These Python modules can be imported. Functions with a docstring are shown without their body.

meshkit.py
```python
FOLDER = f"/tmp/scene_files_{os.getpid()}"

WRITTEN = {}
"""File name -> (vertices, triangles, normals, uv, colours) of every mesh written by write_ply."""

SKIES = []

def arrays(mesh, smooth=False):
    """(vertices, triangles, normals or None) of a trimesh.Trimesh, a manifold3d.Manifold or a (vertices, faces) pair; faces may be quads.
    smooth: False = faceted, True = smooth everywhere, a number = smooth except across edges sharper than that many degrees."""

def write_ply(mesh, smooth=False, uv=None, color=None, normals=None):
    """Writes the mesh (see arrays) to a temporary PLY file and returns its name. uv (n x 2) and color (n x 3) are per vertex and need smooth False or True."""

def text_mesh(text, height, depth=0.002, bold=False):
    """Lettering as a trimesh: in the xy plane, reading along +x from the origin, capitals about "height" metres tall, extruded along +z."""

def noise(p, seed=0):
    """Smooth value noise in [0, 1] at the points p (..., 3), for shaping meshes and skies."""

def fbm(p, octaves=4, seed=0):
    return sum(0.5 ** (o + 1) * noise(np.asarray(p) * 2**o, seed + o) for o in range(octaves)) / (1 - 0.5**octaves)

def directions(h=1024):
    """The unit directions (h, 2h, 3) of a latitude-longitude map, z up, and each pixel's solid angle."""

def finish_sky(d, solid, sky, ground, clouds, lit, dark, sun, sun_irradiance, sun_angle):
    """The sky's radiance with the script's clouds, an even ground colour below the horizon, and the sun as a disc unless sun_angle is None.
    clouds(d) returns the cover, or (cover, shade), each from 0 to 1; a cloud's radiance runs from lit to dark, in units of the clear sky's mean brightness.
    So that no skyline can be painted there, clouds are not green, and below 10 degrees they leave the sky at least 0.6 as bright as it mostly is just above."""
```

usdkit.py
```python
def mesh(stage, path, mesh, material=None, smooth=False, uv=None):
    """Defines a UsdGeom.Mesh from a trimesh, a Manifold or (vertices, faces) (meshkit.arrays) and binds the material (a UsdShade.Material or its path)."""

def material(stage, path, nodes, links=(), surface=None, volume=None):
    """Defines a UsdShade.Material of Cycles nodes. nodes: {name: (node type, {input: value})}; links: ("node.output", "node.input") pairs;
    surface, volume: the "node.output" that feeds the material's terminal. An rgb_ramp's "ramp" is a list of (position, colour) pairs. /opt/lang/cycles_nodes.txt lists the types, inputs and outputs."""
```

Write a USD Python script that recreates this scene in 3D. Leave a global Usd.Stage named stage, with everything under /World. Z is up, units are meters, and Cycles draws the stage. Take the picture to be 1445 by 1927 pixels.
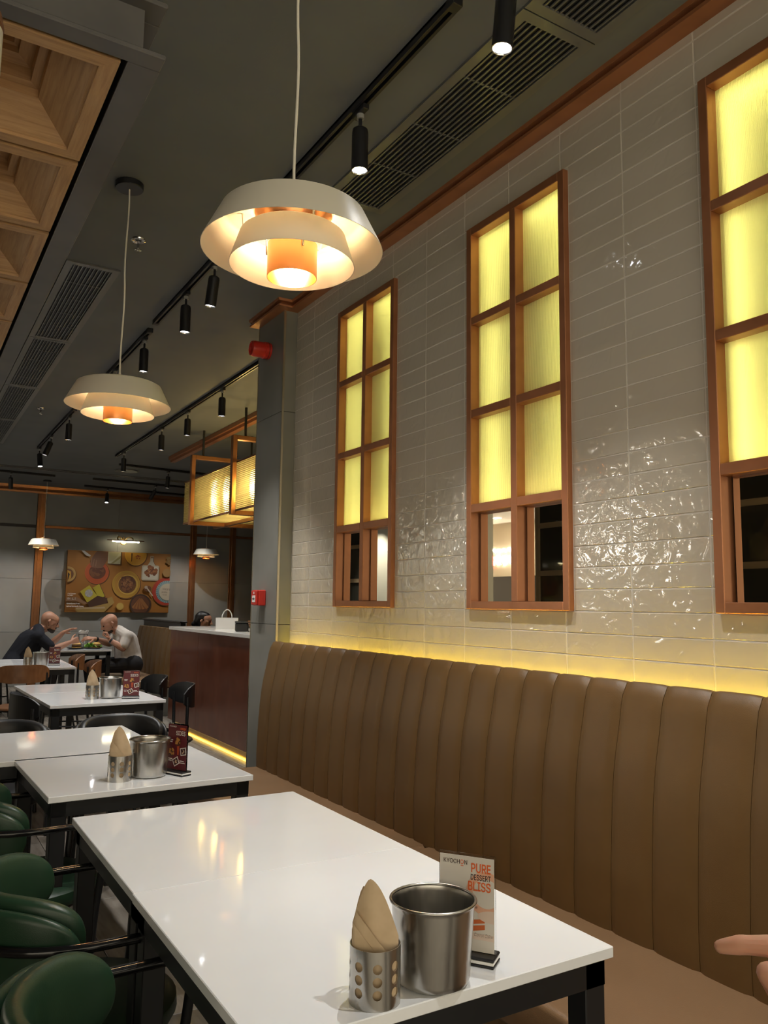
import math, random, numpy as np, trimesh, usdkit, meshkit
import manifold3d as m3
from shapely.geometry import Polygon, box as sbox, Point
from pxr import Usd, UsdGeom, UsdLux, UsdShade, Gf, Sdf, Vt
random.seed(7); RNG = np.random.default_rng(7)
PI = math.pi
stage = Usd.Stage.CreateInMemory()
UsdGeom.SetStageUpAxis(stage, UsdGeom.Tokens.z); UsdGeom.SetStageMetersPerUnit(stage, 1.0)
stage.SetDefaultPrim(UsdGeom.Xform.Define(stage, '/World').GetPrim())
UsdGeom.Scope.Define(stage, '/World/Looks')

# ------------------------------------------------------------------ camera, ambient light, exposure
YAW, PIT, ROL, FPX = math.radians(31.081), math.radians(6.604), math.radians(0.704), 1508.5
f_ = np.array([math.sin(YAW)*math.cos(PIT), math.cos(YAW)*math.cos(PIT), math.sin(PIT)])
r_ = np.array([math.cos(YAW), -math.sin(YAW), 0.0]); u_ = np.cross(r_, f_)
R_ = r_*math.cos(ROL)+u_*math.sin(ROL); U_ = u_*math.cos(ROL)-r_*math.sin(ROL)
cam = UsdGeom.Camera.Define(stage, '/World/camera')
cam.AddTransformOp().Set(Gf.Matrix4d(*R_, 0, *U_, 0, *(-f_), 0, 0, 0, 1.37, 1))
cam.CreateHorizontalApertureAttr(36.0); cam.CreateVerticalApertureAttr(36.0*1927/1445)
cam.CreateFocalLengthAttr(36.0*FPX/1445); cam.CreateClippingRangeAttr(Gf.Vec2f(0.05, 200))
cam.CreateExposureAttr(0.0)
dome = UsdLux.DomeLight.Define(stage, '/World/ambient'); dome.CreateIntensityAttr(0.62); dome.CreateColorAttr(Gf.Vec3f(1.0, .88, .66))
SPOT_POWER, BULB, LED = 21.0, 120.0, 1.0

# ------------------------------------------------------------------ naming helpers
_used = {}
def numbered(parent, name):
    k = _used.get((parent, name), 0); _used[(parent, name)] = k+1
    return name if k == 0 else '%s_%03d' % (name, k)
def path_of(p): return '/World' if p is None else str(p.GetPath())
def data(p, label=None, cat=None, group=None, kind=None):
    for k, v in (('label', label), ('category', cat), ('group', group), ('kind', kind)):
        if v: p.SetCustomDataByKey(k, v)
    return p
def obj(name, mesh, m, parent=None, smooth=False, label=None, cat=None, group=None, kind=None, uv=None):
    if isinstance(mesh, list): mesh = cat_(mesh)
    pp = path_of(parent)
    p = usdkit.mesh(stage, pp+'/'+numbered(pp, name), mesh, m, smooth, uv).GetPrim()
    return data(p, label, cat, group, kind)
def struct(name, mesh, m, smooth=False, parent=None, uv=None):
    return obj(name, mesh, m, parent, smooth, kind=None if parent else 'structure', uv=uv)
def holder(name):                                   # an Xform of the setting
    p = UsdGeom.Xform.Define(stage, '/World/'+numbered('/World', name)).GetPrim()
    return data(p, kind='structure')
def thing(name, label, cat, loc=(0, 0, 0), rz=0, group=None, rot=None):
    x = UsdGeom.Xform.Define(stage, '/World/'+numbered('/World', name))
    x.AddTranslateOp().Set(Gf.Vec3d(*map(float, loc)))
    if rot is not None: x.AddRotateXYZOp().Set(Gf.Vec3f(*map(float, rot)))
    elif rz: x.AddRotateZOp().Set(float(rz))
    return data(x.GetPrim(), label, cat, group)
def dup(src, label, loc, rz=0, group=None):
    name = src.GetName().rstrip('0123456789').rstrip('_')
    t = thing(name, label, src.GetCustomDataByKey('category'), loc, rz, group or src.GetCustomDataByKey('group'))
    t.GetReferences().AddInternalReference(src.GetPath()); t.SetInstanceable(True)
    return t

# ------------------------------------------------------------------ mesh helpers
def cat_(ms): return trimesh.util.concatenate([m for m in ms])
def bx(x0, x1, y0, y1, z0, z1, c=0.0):
    x0, x1 = min(x0, x1), max(x0, x1); y0, y1 = min(y0, y1), max(y0, y1); z0, z1 = min(z0, z1), max(z0, z1)
    if c <= 0:
        return trimesh.creation.box(bounds=[[x0, y0, z0], [x1, y1, z1]])
    c = min(c, (x1-x0)*.49, (y1-y0)*.49, (z1-z0)*.49); P = []
    for sx in (0, 1):
        for sy in (0, 1):
            for sz in (0, 1):
                p = np.array([(x0, x1)[sx], (y0, y1)[sy], (z0, z1)[sz]]); d = np.array([1-2*sx, 1-2*sy, 1-2*sz])*c
                for a in range(3):
                    q = p+d; q[a] = p[a]; P.append(q)
    return trimesh.convex.convex_hull(np.array(P))
def grid(P, close_u=False, close_v=False):
    """P (nu,nv,3) -> mesh of the patch"""
    nu, nv = P.shape[:2]; F = []
    for i in range(nu if close_u else nu-1):
        for j in range(nv if close_v else nv-1):
            a, b = i*nv+j, ((i+1) % nu)*nv+j; c, d = ((i+1) % nu)*nv+(j+1) % nv, i*nv+(j+1) % nv
            F += [[a, b, c], [a, c, d]]
    return trimesh.Trimesh(P.reshape(-1, 3), np.array(F), process=False)
def lathe(prof, n=32, closed=False, axis='z', a0=0., a1=2*PI):
    prof = np.array(prof, float); full = abs(a1-a0-2*PI) < 1e-6
    A = np.linspace(a0, a1, n, endpoint=not full)
    P = np.array([[(r*math.cos(a), r*math.sin(a), z) for r, z in prof] for a in A])
    m = grid(P, close_u=full, close_v=closed)
    m.merge_vertices(); m.update_faces(m.nondegenerate_faces())
    if axis == 'x': m.vertices = m.vertices[:, [2, 0, 1]]
    if axis == 'y': m.vertices = m.vertices[:, [1, 2, 0]]
    return m
def cyl(r, z0, z1, n=24, x=0., y=0., c=0.0):
    pr = [(0, z0), (r-c, z0), (r, z0+c), (r, z1-c), (r-c, z1), (0, z1)] if c else [(0, z0), (r, z0), (r, z1), (0, z1)]
    m = lathe(pr, n); m.apply_translation([x, y, 0]); return m
def tube(pts, r, n=10, caps=True, closed=False):
    P = np.array(pts, float); k = len(P); r = np.full(k, r) if np.ndim(r) == 0 else np.array(r)
    T = np.roll(P, -1, 0)-np.roll(P, 1, 0)
    if not closed: T[0] = P[1]-P[0]; T[-1] = P[-1]-P[-2]
    T /= np.linalg.norm(T, axis=1)[:, None]
    v = np.array([0, 0, 1.]) if abs(T[0][2]) < .9 else np.array([1., 0, 0]); rows = []
    for i in range(k):
        v = v-T[i]*(v@T[i]); v /= np.linalg.norm(v); w = np.cross(T[i], v)
        rows.append([P[i]+r[i]*(math.cos(a)*v+math.sin(a)*w) for a in np.linspace(0, 2*PI, n, endpoint=False)])
    m = grid(np.array(rows), close_v=True, close_u=closed)
    if caps and not closed:
        V = np.vstack([m.vertices, P[0], P[-1]]); F = list(m.faces)
        for j in range(n):
            F.append([k*n, j, (j+1) % n]); F.append([k*n+1, (k-1)*n+(j+1) % n, (k-1)*n+j])
        m = trimesh.Trimesh(V, np.array(F), process=False)
    m.fix_normals() if False else None
    return m
def spline(pts, n):
    from scipy.interpolate import CubicSpline
    P = np.array(pts, float); t = np.r_[0, np.cumsum(np.linalg.norm(np.diff(P, axis=0), axis=1))]
    return CubicSpline(t, P)(np.linspace(0, t[-1], n))
def prism(poly, d, plane='xy', at=0.0):
    """extrude a shapely polygon by d; plane 'xy' -> along z, 'xz' -> along y, 'yz' -> along x"""
    gs = getattr(poly, 'geoms', [poly])
    m = cat_([trimesh.creation.extrude_polygon(g, d, engine='earcut') for g in gs])
    v = m.vertices.copy()
    if plane == 'xz': m.vertices = np.c_[v[:, 0], -v[:, 2]+d, v[:, 1]]; m.vertices[:, 1] += at
    elif plane == 'yz': m.vertices = np.c_[v[:, 2]+at, v[:, 0], v[:, 1]]
    else: m.vertices[:, 2] += at
    return m
def mv(m, x=0, y=0, z=0): m = m.copy(); m.apply_translation([x, y, z]); return m
def rot(m, deg, ax=(0, 0, 1), about=(0, 0, 0)):
    m = m.copy(); m.apply_transform(trimesh.transformations.rotation_matrix(math.radians(deg), ax, about)); return m
def look(v):                                         # rotation taking -z to v
    v = np.array(v, float)/np.linalg.norm(v); return trimesh.geometry.align_vectors([0, 0, -1], v)
def ball(c, r, sub=2):
    m = trimesh.creation.icosphere(sub, 1.0); m.apply_scale(r); m.apply_translation(c); return m
def sheet(v, flip=False):                            # polygon as a single flat face fan
    n = len(v); return trimesh.Trimesh(np.array(v, float), np.array([[0, i, i+1] for i in range(1, n-1)]), process=False)

# ------------------------------------------------------------------ materials
def M(name, nodes, links=(), surface='p.BSDF'): return usdkit.material(stage, '/World/Looks/'+name, nodes, links, surface=surface)
def plain(name, col, rough=.5, metal=0., spec=.5, **kw):
    return M(name, {'p': ('principled_bsdf', dict(base_color=col, roughness=rough, metallic=metal, specular_ior_level=spec, **kw))})
def noisy(name, c1, c2, scale, rough=.5, metal=0., bump=0., stretch=(1, 1, 1), detail=4., r2=None, bscale=None, spec=.5, lo=.35, hi=.65, **kw):
    n = {'t': ('texture_coordinate', {}), 'm': ('mapping', {'scale': stretch}), 'n': ('noise_texture', {'scale': scale, 'detail': detail}),
         'r': ('rgb_ramp', {'ramp': [(lo, c1), (hi, c2)]}), 'p': ('principled_bsdf', dict(roughness=rough, metallic=metal, specular_ior_level=spec, **kw))}
    l = [('t.object', 'm.vector'), ('m.vector', 'n.vector'), ('n.fac', 'r.fac'), ('r.color', 'p.base_color')]
    if r2 is not None:
        n['q'] = ('map_range', {'from_min': .3, 'from_max': .7, 'to_min': rough, 'to_max': r2}); l += [('n.fac', 'q.value'), ('q.result', 'p.roughness')]
    if bump:
        n['n2'] = ('noise_texture', {'scale': bscale or scale*3, 'detail': 3.0}); n['b'] = ('bump', {'strength': 1.0, 'distance': bump})
        l += [('m.vector', 'n2.vector'), ('n2.fac', 'b.height'), ('b.normal', 'p.normal')]
    return M(name, n, l)
def glow(name, col, s): return M(name, {'e': ('emission', {'color': col, 'strength': s})}, surface='e.emission')

MT = {}
MT['ceiling'] = noisy('ceiling_paint', (.132, .142, .148), (.146, .156, .162), 3, .75, bump=.0004, bscale=120)
MT['steel'] = noisy('dark_steel', (.098, .095, .094), (.125, .120, .115), 5, .42, spec=.5)
MT['grille'] = plain('grille_metal', (.19, .19, .175), .32, .4)
MT['black'] = plain('black_metal', (.008, .009, .011), .42)
MT['black_lamp'] = plain('black_lamp_housing', (.012, .012, .014), .38)
MT['gloss_black'] = plain('gloss_black_tube', (.006, .006, .007), .12)
MT['copper'] = noisy('brushed_copper', (.36, .148, .066), (.41, .172, .080), 9, .34, .5, stretch=(1, 1, 1), r2=.42)
MT['copper_lamp'] = plain('copper_foil', (.95, .46, .19), .28, 1.)
MT['copper_wall'] = noisy('copper_strip', (.34, .155, .070), (.40, .185, .085), 6, .28, .7)
MT['oak'] = M('oak', {'u': ('uvmap', {'attribute': 'st'}), 'm': ('mapping', {'scale': (3, 46, 1)}), 'n': ('noise_texture', {'scale': 1.6, 'detail': 6., 'roughness': .62, 'distortion': .5}),
    'r': ('rgb_ramp', {'ramp': [(.28, (.36, .20, .085)), (.5, (.48, .285, .13)), (.72, (.56, .35, .17))]}), 'b': ('bump', {'distance': .0006, 'strength': .6}), 'p': ('principled_bsdf', {'roughness': .5})},
    [('u.UV', 'm.vector'), ('m.vector', 'n.vector'), ('n.fac', 'r.fac'), ('r.color', 'p.base_color'), ('n.fac', 'b.height'), ('b.normal', 'p.normal')])
MT['tile'] = [M('glazed_tile_%d' % k, {'g': ('geometry', {}), 'n': ('noise_texture', {'scale': 19., 'detail': 1.6, 'roughness': .45, 'distortion': 1.0}), 'b': ('bump', {'distance': .0036, 'strength': 1.0}), 'b2': ('bump', {'distance': .0016, 'strength': .8}),
    'p': ('principled_bsdf', {'base_color': c, 'roughness': .5, 'specular_ior_level': .15, 'coat_weight': 1.0, 'coat_roughness': .025, 'coat_ior': 1.55})}, [('g.position', 'n.vector'), ('n.fac', 'b.height'), ('n.fac', 'b2.height'), ('b.normal', 'p.coat_normal'), ('b2.normal', 'p.normal')])
    for k, c in enumerate([(.535, .48, .39), (.52, .465, .378), (.55, .495, .405)])]
MT['grout'] = plain('grout', (.66, .61, .53), .8)
MT['concrete'] = noisy('grey_concrete_panel', (.175, .172, .150), (.225, .22, .195), 2.6, .5, detail=7, r2=.62, bump=.0003, bscale=60)
MT['concrete_far'] = [noisy('grey_stone_panel_%d' % k, tuple(np.array((.23, .225, .21))*s), tuple(np.array((.285, .28, .262))*s), 1.7, .5, detail=7, r2=.65) for k, s in enumerate((1., .93, 1.06))]
MT['leather'] = noisy('tan_leather', (.132, .070, .021), (.146, .079, .024), 6, .46, bump=.0003, bscale=420, r2=.5)
MT['leather_seat'] = noisy('tan_seat_leather', (.205, .118, .058), (.222, .129, .064), 6, .40, bump=.0003, bscale=420, r2=.46)
MT['quartz'] = noisy('white_quartz', (.77, .785, .80), (.83, .845, .86), 2.2, .04, detail=6, r2=.06, spec=.32, lo=.3, hi=.7)
MT['counter_top'] = plain('white_counter_stone', (.72, .71, .68), .18)
MT['green'] = noisy('green_leather', (.011, .036, .018), (.015, .045, .023), 7, .38, bump=.0002, bscale=420)
MT['black_leather'] = noisy('black_leather', (.012, .013, .014), (.018, .018, .019), 7, .42)
MT['wood_dark'] = noisy('dark_wood', (.10, .038, .016), (.155, .062, .026), 4, .35, stretch=(3, 3, 26), detail=6)
MT['wood_brown'] = noisy('brown_wood', (.20, .085, .035), (.27, .125, .055), 4, .35, stretch=(20, 3, 3), detail=6)
MT['stainless'] = M('brushed_steel', {'t': ('texture_coordinate', {}), 'm': ('mapping', {'scale': (40, 40, 8)}), 'n': ('noise_texture', {'scale': 1., 'detail': 2.}), 'q': ('map_range', {'from_min': .3, 'from_max': .7, 'to_min': .24, 'to_max': .28}),
    'p': ('principled_bsdf', {'base_color': (.50, .485, .455), 'metallic': 1.})}, [('t.object', 'm.vector'), ('m.vector', 'n.vector'), ('n.fac', 'q.value'), ('q.result', 'p.roughness')])
MT['chrome'] = plain('chrome', (.75, .75, .74), .12, 1.)
MT['bronze_strip'] = plain('metal_edge_strip', (.62, .55, .40), .28, 1.)
MT['napkin'] = noisy('kraft_napkin', (.52, .385, .24), (.57, .43, .275), 40, .85)
MT['red'] = plain('red_plastic', (.52, .028, .018), .35)
MT['white_plastic'] = plain('white_plastic', (.78, .77, .74), .4)
MT['shade'] = plain('cream_lacquer', (.70, .66, .56), .35)
MT['cord'] = plain('cream_cord', (.72, .69, .60), .6)
MT['floor'] = [noisy('wood_look_tile_%d' % k, tuple(np.array((.17, .145, .12))*s), tuple(np.array((.255, .225, .19))*s), 3.0, .28, stretch=(9, 1.2, 1), detail=6, r2=.4) for k, s in enumerate((1., .9, 1.1, .82))]
MT['joint'] = plain('floor_joint', (.07, .062, .055), .8)
MT['counter'] = noisy('red_brown_laminate', (.092, .022, .008), (.118, .030, .011), 2.2, .16, detail=5, r2=.24, stretch=(1, 1, .6))
MT['gold'] = plain('gold_plinth', (.72, .50, .20), .3, 1.)
MT['acrylic'] = M('clear_acrylic', {'a': ('transparent_bsdf', {'color': (.97, .98, .98)}), 'g': ('glossy_bsdf', {'roughness': .03, 'color': (1, 1, 1)}), 'f': ('fresnel', {'IOR': 1.45}), 'x': ('mix_closure', {})},
    [('f.fac', 'x.fac'), ('a.BSDF', 'x.closure1'), ('g.BSDF', 'x.closure2')], 'x.closure')
MT['mirror'] = plain('bronze_mirror', (.72, .69, .60), .012, 1.)
MT['dark_glass'] = plain('dark_glazing', (.045, .043, .034), .03, 0., .6)
MT['led'] = glow('yellow_led', (1.0, .70, .045), 80.0)
MT['led_window'] = glow('window_led', (.98, .91, .27), 12.5)
MT['led_side'] = glow('near_jamb_led', (.98, .91, .27), 14.5)
MT['led_sill'] = glow('sill_led', (1.0, .78, .20), 12.0)
MT['led_counter'] = glow('plinth_led', (1.0, .62, .10), 3.2)
MT['lens'] = glow('lamp_lens', (.95, .97, 1.0), 110.0)
MT['lens_dim'] = glow('lamp_lens_dim', (.95, .97, 1.0), 12.0)
MT['bulb'] = glow('warm_bulb', (1.0, .74, .40), BULB)
MT['bulb_far'] = glow('warm_bulb_far', (1.0, .78, .46), BULB*1.2)
MT['amber'] = glow('amber_bulb', (1.0, .70, .24), 70.0)
MT['fluted'] = M('fluted_window_glass', {'t': ('translucent_bsdf', {'color': (.90, .90, .74)}), 'r': ('refraction_bsdf', {'color': (.92, .92, .78), 'roughness': .75, 'IOR': 1.35}), 'd': ('diffuse_bsdf', {'color': (.72, .74, .52)}), 'x': ('mix_closure', {'fac': .42}),
    'y': ('mix_closure', {'fac': .20})}, [('t.BSDF', 'x.closure1'), ('r.BSDF', 'x.closure2'), ('x.closure', 'y.closure1'), ('d.BSDF', 'y.closure2')], 'y.closure')
MT['box_white'] = plain('lightbox_white', (.80, .80, .66), .9)
MT['reed'] = M('reeded_canopy_glass', {'t': ('translucent_bsdf', {'color': (.62, .57, .36)}), 'a': ('refraction_bsdf', {'color': (.95, .86, .55), 'roughness': .24, 'IOR': 1.4}), 'g': ('glossy_bsdf', {'roughness': .12}), 'x': ('mix_closure', {'fac': .62}), 'y': ('mix_closure', {'fac': .10})},
    [('t.BSDF', 'x.closure1'), ('a.BSDF', 'x.closure2'), ('x.closure', 'y.closure1'), ('g.BSDF', 'y.closure2')], 'y.closure')
MT['skin'] = plain('skin', (.46, .235, .15), .5, subsurface_weight=.12, subsurface_radius=(.02, .008, .004))
MT['skin_hand'] = noisy('skin_pink', (.60, .315, .205), (.66, .35, .235), 25, .48, subsurface_weight=.15)
MT['skin_head'] = plain('skin_head', (.42, .21, .13), .42)
MT['hair'] = plain('dark_hair', (.012, .009, .008), .45)
MT['navy'] = noisy('navy_cotton', (.005, .006, .013), (.007, .009, .018), 30, .85)
MT['tee'] = noisy('white_cotton', (.55, .50, .45), (.60, .55, .50), 18, .85)
MT['trousers'] = plain('black_trousers', (.010, .010, .013), .8)
MT['paper'] = plain('white_paper', (.74, .74, .72), .7)
def flat(name, col, rough=.35): 
    if name not in MT: MT[name] = plain(name, col, rough)
    return MT[name]

# ================================================================== THE ROOM
CEIL = 3.25; XW = 2.052; YE = 4.496; XC = 1.963; YC2 = 4.905; YF = 14.2
# ---- floor: base slab and wood-look tiles, the ones in reach of the lens as pieces
fl = struct('floor', bx(-9, 6.6, -3, YF+.1, -.12, -.006), MT['joint'])
def floor_tiles():
    W, L = .20, 1.20; far = []
    for i in range(-22, 25):
        for j in range(-3, 13):
            y0 = i*.0+j*L+(i % 3)*.4; x0 = i*W
            x1, y1 = x0+W-.003, y0+L-.003
            if y1 < -2.5 or y0 > YF or x0 < -4 or x1 > 4.4: continue
            y1 = min(y1, YF-.02); m = bx(x0, x1, y0, y1, -.010, 0, .0012)
            near = -.2 < x0 < 1.9 and .9 < y0 < 9.2 or .9 < x0 < 2.7 and y0 < 9
            if near: obj('floor_tile', m, MT['floor'][(i*5+j*3) % 4], fl)
            else: far.append((m, (i*5+j*3) % 4))
    for k in range(4):
        obj('outlying_floor_tiles', [m for m, q in far if q == k], MT['floor'][k], fl, kind='stuff')
floor_tiles()
struct('ceiling', bx(-9, 6.6, -3, YF+.1, CEIL, CEIL+.1), MT['ceiling'])

# ---- right wall: glazed tiles around three light-box windows
WY = [(2.096-1.193, 2.697-1.193), (2.096, 2.697), (2.096+1.203, 2.697+1.203)]      # frame edges along y
WZ0, WZ1 = 1.357, 3.008
rw = struct('wall_right', [bx(XW+.0016, XW+.20, -.6, YE, -.0, WZ0), bx(XW+.0016, XW+.20, -.6, YE, WZ1, CEIL)] +
    [bx(XW+.0016, XW+.20, a, b, WZ0, WZ1) for a, b in ((-.6, WY[0][0]), (WY[0][1], WY[1][0]), (WY[1][1], WY[2][0]), (WY[2][1], YE))], MT['grout'])
PZ, PY = .0756, .302; ZT0 = 1.356-4*PZ
def tile_mesh(y0, y1, z0, z1, seed):
    g = .0014; y0 += g; y1 -= g; z0 += g; z1 -= g
    ys = np.r_[y0, np.linspace(y0+.0022, y1-.0022, 8), y1]; zs = np.r_[z0, np.linspace(z0+.0022, z1-.0022, 4), z1]
    Y, Z = np.meshgrid(ys, zs, indexing='ij')
    d = .0012*(meshkit.noise(np.stack([Y*11, Z*17, np.full_like(Y, seed*3.7)], -1), 3)-.5)+.0006*(RNG.random()-.5)
    tl, tw = (RNG.random(2)-.5)*np.array([.003, .005])
    d = d+tl*(Y-(y0+y1)/2)+tw*(Z-(z0+z1)/2)
    d[0] = d[-1] = .0022; d[:, 0] = d[:, -1] = .0022
    return grid(np.stack([XW+d, Y, Z], -1))
def wall_tiles():
    s = 0; cuts = []
    cols = [(2.154-.021+PY*k-3*0, 2.154-.021+PY*(k+1)) for k in range(-6, 8)]
    for (a, b) in cols:
        b = min(b, YE-.003)
        if b-a < .02 or a < .25: continue
        for r in range(0, 29):
            z0 = ZT0+r*PZ; z1 = min(z0+PZ, 3.212)
            if z1-z0 < .01: continue
            segs = [(a, b)]
            for (wa, wb) in WY:
                if z1 > WZ0+.012 and z0 < WZ1-.012:
                    out = []
                    for (p, q) in segs:
                        if q <= wa or p >= wb: out.append((p, q)); continue
                        if p < wa-.004: out.append((p, wa-.002))
                        if q > wb+.004: out.append((wb+.002, q))
                    segs = out
            zz0, zz1 = z0, z1
            if any(p < wb and q > wa for (wa, wb) in WY for (p, q) in segs): zz1 = z1
            for (p, q) in segs:
                if q-p > .012:
                    s += 1; m = tile_mesh(p, q, z0, z1, s); k = int(RNG.integers(3))
                    if a < .62 or q-p < .04 or z1-z0 < .04: cuts.append(m)
                    else: obj('tile', m, MT['tile'][k], rw, smooth=35)
    obj('cut_tiles', cuts, MT['tile'][0], rw, smooth=35, kind='stuff')
wall_tiles()
def lattice_window(n, y0, y1):
    w = holder('window_%d' % n); xf, xb = 2.030, 2.108; t = .032; mid = (y0+y1)/2-.004
    cu = MT['copper']
    for nm, m in (('side_rail', bx(xf, xb, y0, y0+t, WZ0, WZ1, .002)), ('side_rail', bx(xf, xb, y1-t, y1, WZ0, WZ1, .002)),
                  ('top_rail', bx(xf, xb, y0+t, y1-t, WZ1-t-.003, WZ1, .002)), ('bottom_rail', bx(xf, xb, y0+t, y1-t, WZ0, WZ0+t, .002)),
                  ('mullion', bx(xf+.001, xb, mid-.018, mid+.018, WZ0+t, WZ1-t, .002))):
        obj(nm, m, cu, w)
    zb = [(1.756, 1.792), (2.161, 2.196), (2.568, 2.602)]
    for a, b in zb:
        for p, q in ((y0+t, mid-.018), (mid+.018, y1-t)): obj('glazing_bar', bx(xf+.001, xb, p, q, a, b, .002), cu, w)
    zr = [(1.792, 2.161), (2.196, 2.568), (2.602, WZ1-t-.003)]
    for a, b in zr:
        for p, q in ((y0+t, mid-.018), (mid+.018, y1-t)):
            n_ = max(8, int((q-p)/.0045)); ys = np.linspace(p, q, 2*n_+1); xs = 2.074-.0012*(np.arange(2*n_+1) % 2)
            P = np.array([[(x, y, a), (x, y, b)] for x, y in zip(xs, ys)])
            obj('fluted_pane', grid(P), MT['fluted'], w, smooth=True)
    for p, q in ((y0+t, mid-.018), (mid+.018, y1-t)):
        obj('mirror_backing', bx(2.086, 2.094, p-.004, q+.004, WZ0+t, 1.757), MT['black'], w)
        obj('mirror_pane', bx(2.076, 2.082, p+.004, q-.009, WZ0+t, 1.757), MT['mirror'], w)
    a, b, c, d, xo = y0+.004, y1-.004, 1.762, WZ1-.006, 2.200        # the light box behind the six upper panes
    obj('light_box', [bx(xo, xo+.01, a, b, c, d), bx(xb, xo, a, a+.006, c, d), bx(xb, xo, b-.006, b, c, d), bx(xb, xo, a, b, c, c+.006), bx(xb, xo, a, b, d-.006, d)], MT['box_white'], w)
    obj('light_strip', [bx(2.150, 2.168, b-.010, b-.006, c+.02, d-.02), bx(2.150, 2.168, a+.02, b-.02, d-.010, d-.006)], MT['led_window'], w)
    obj('jamb_strip', bx(2.150, 2.168, a+.006, a+.010, c+.02, d-.02), MT['led_side'], w)
    obj('sill_strip', bx(2.150, 2.168, a+.02, b-.02, c+.006, c+.010), MT['led_sill'], w)
for n, (a, b) in zip((1, 2, 3), WY): lattice_window(n, a, b)

# ---- copper cornice along the tiled wall, round the return and the column
prof = [(0, 3.203), (.066, 3.203), (.068, 3.214), (.050, 3.217), (.046, 3.232), (.070, 3.236), (.075, 3.25), (0, 3.25)]
def cornice():
    P = np.array([[(XW-p, -.6, z), (XW-p, YE-p, z), (XC-p, YE-p, z), (XC-p, YC2+.01, z)] for p, z in prof])
    m = grid(P, close_u=True)
    return [m, sheet(P[:, 3]), sheet(P[:, 0])]
struct('trim_1', cornice(), MT['copper'], smooth=20)

# ---- column with stone panels and metal corner strips, and the wall it ends
wc = struct('wall_column', bx(XC+.012, 6.5, YE+.012, YC2-.002, 0, CEIL), MT['joint'])
for a, b in ((.0, 1.242), (1.245, 2.555), (2.558, 3.21)):
    obj('stone_panel', bx(XC, XC+.012, YE+.006, YC2-.006, a, b, .001), MT['concrete'], wc)
    obj('stone_panel', bx(XC+.010, XW+.002, YE, YE+.012, a, b, .001), MT['concrete'], wc)
obj('edge_strip', bx(XC-.0015, XC+.012, YE-.0015, YE+.006, 0, 3.21), MT['bronze_strip'], wc)
obj('edge_strip', bx(XC-.0015, XC+.012, YC2-.006, YC2+.0015, 0, 3.21), MT['bronze_strip'], wc)

# ---- far wall: stone panels, copper strips, cornice
fw = struct('wall_far', bx(-3.1, 6.6, YF+.012, YF+.2, 0, CEIL), MT['joint'])
XV = [1.95, 4.53, 5.28]
k_ = 0
for a, b in ((-3.1, -2.003), (-2.0, -.72), (-.717, .56), (.563, 1.88), (2.02, 3.20), (3.203, 4.47), (4.59, 5.22), (5.34, 6.5)):
    for z0, z1 in ((0, .86), (.863, 1.72), (1.723, 2.56), (2.61, 3.2)):
        k_ += 1; obj('stone_panel', bx(a, b, YF, YF+.012, z0, z1, .0015), MT['concrete_far'][(k_*7) % 3], fw)
for x in XV:
    obj('copper_strip', [bx(x-.06, x+.06, YF-.012, YF+.01, 0, 3.2, .002), bx(x-.022, x+.022, YF-.022, YF-.01, 0, 3.2, .002)], MT['copper_wall'], fw)
for a, b in ((2.02, 4.47), (4.59, 5.22), (5.34, 6.5)):
    obj('copper_rail', bx(a, b, YF-.012, YF+.01, 2.565, 2.605, .002), MT['copper_wall'], fw)
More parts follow.
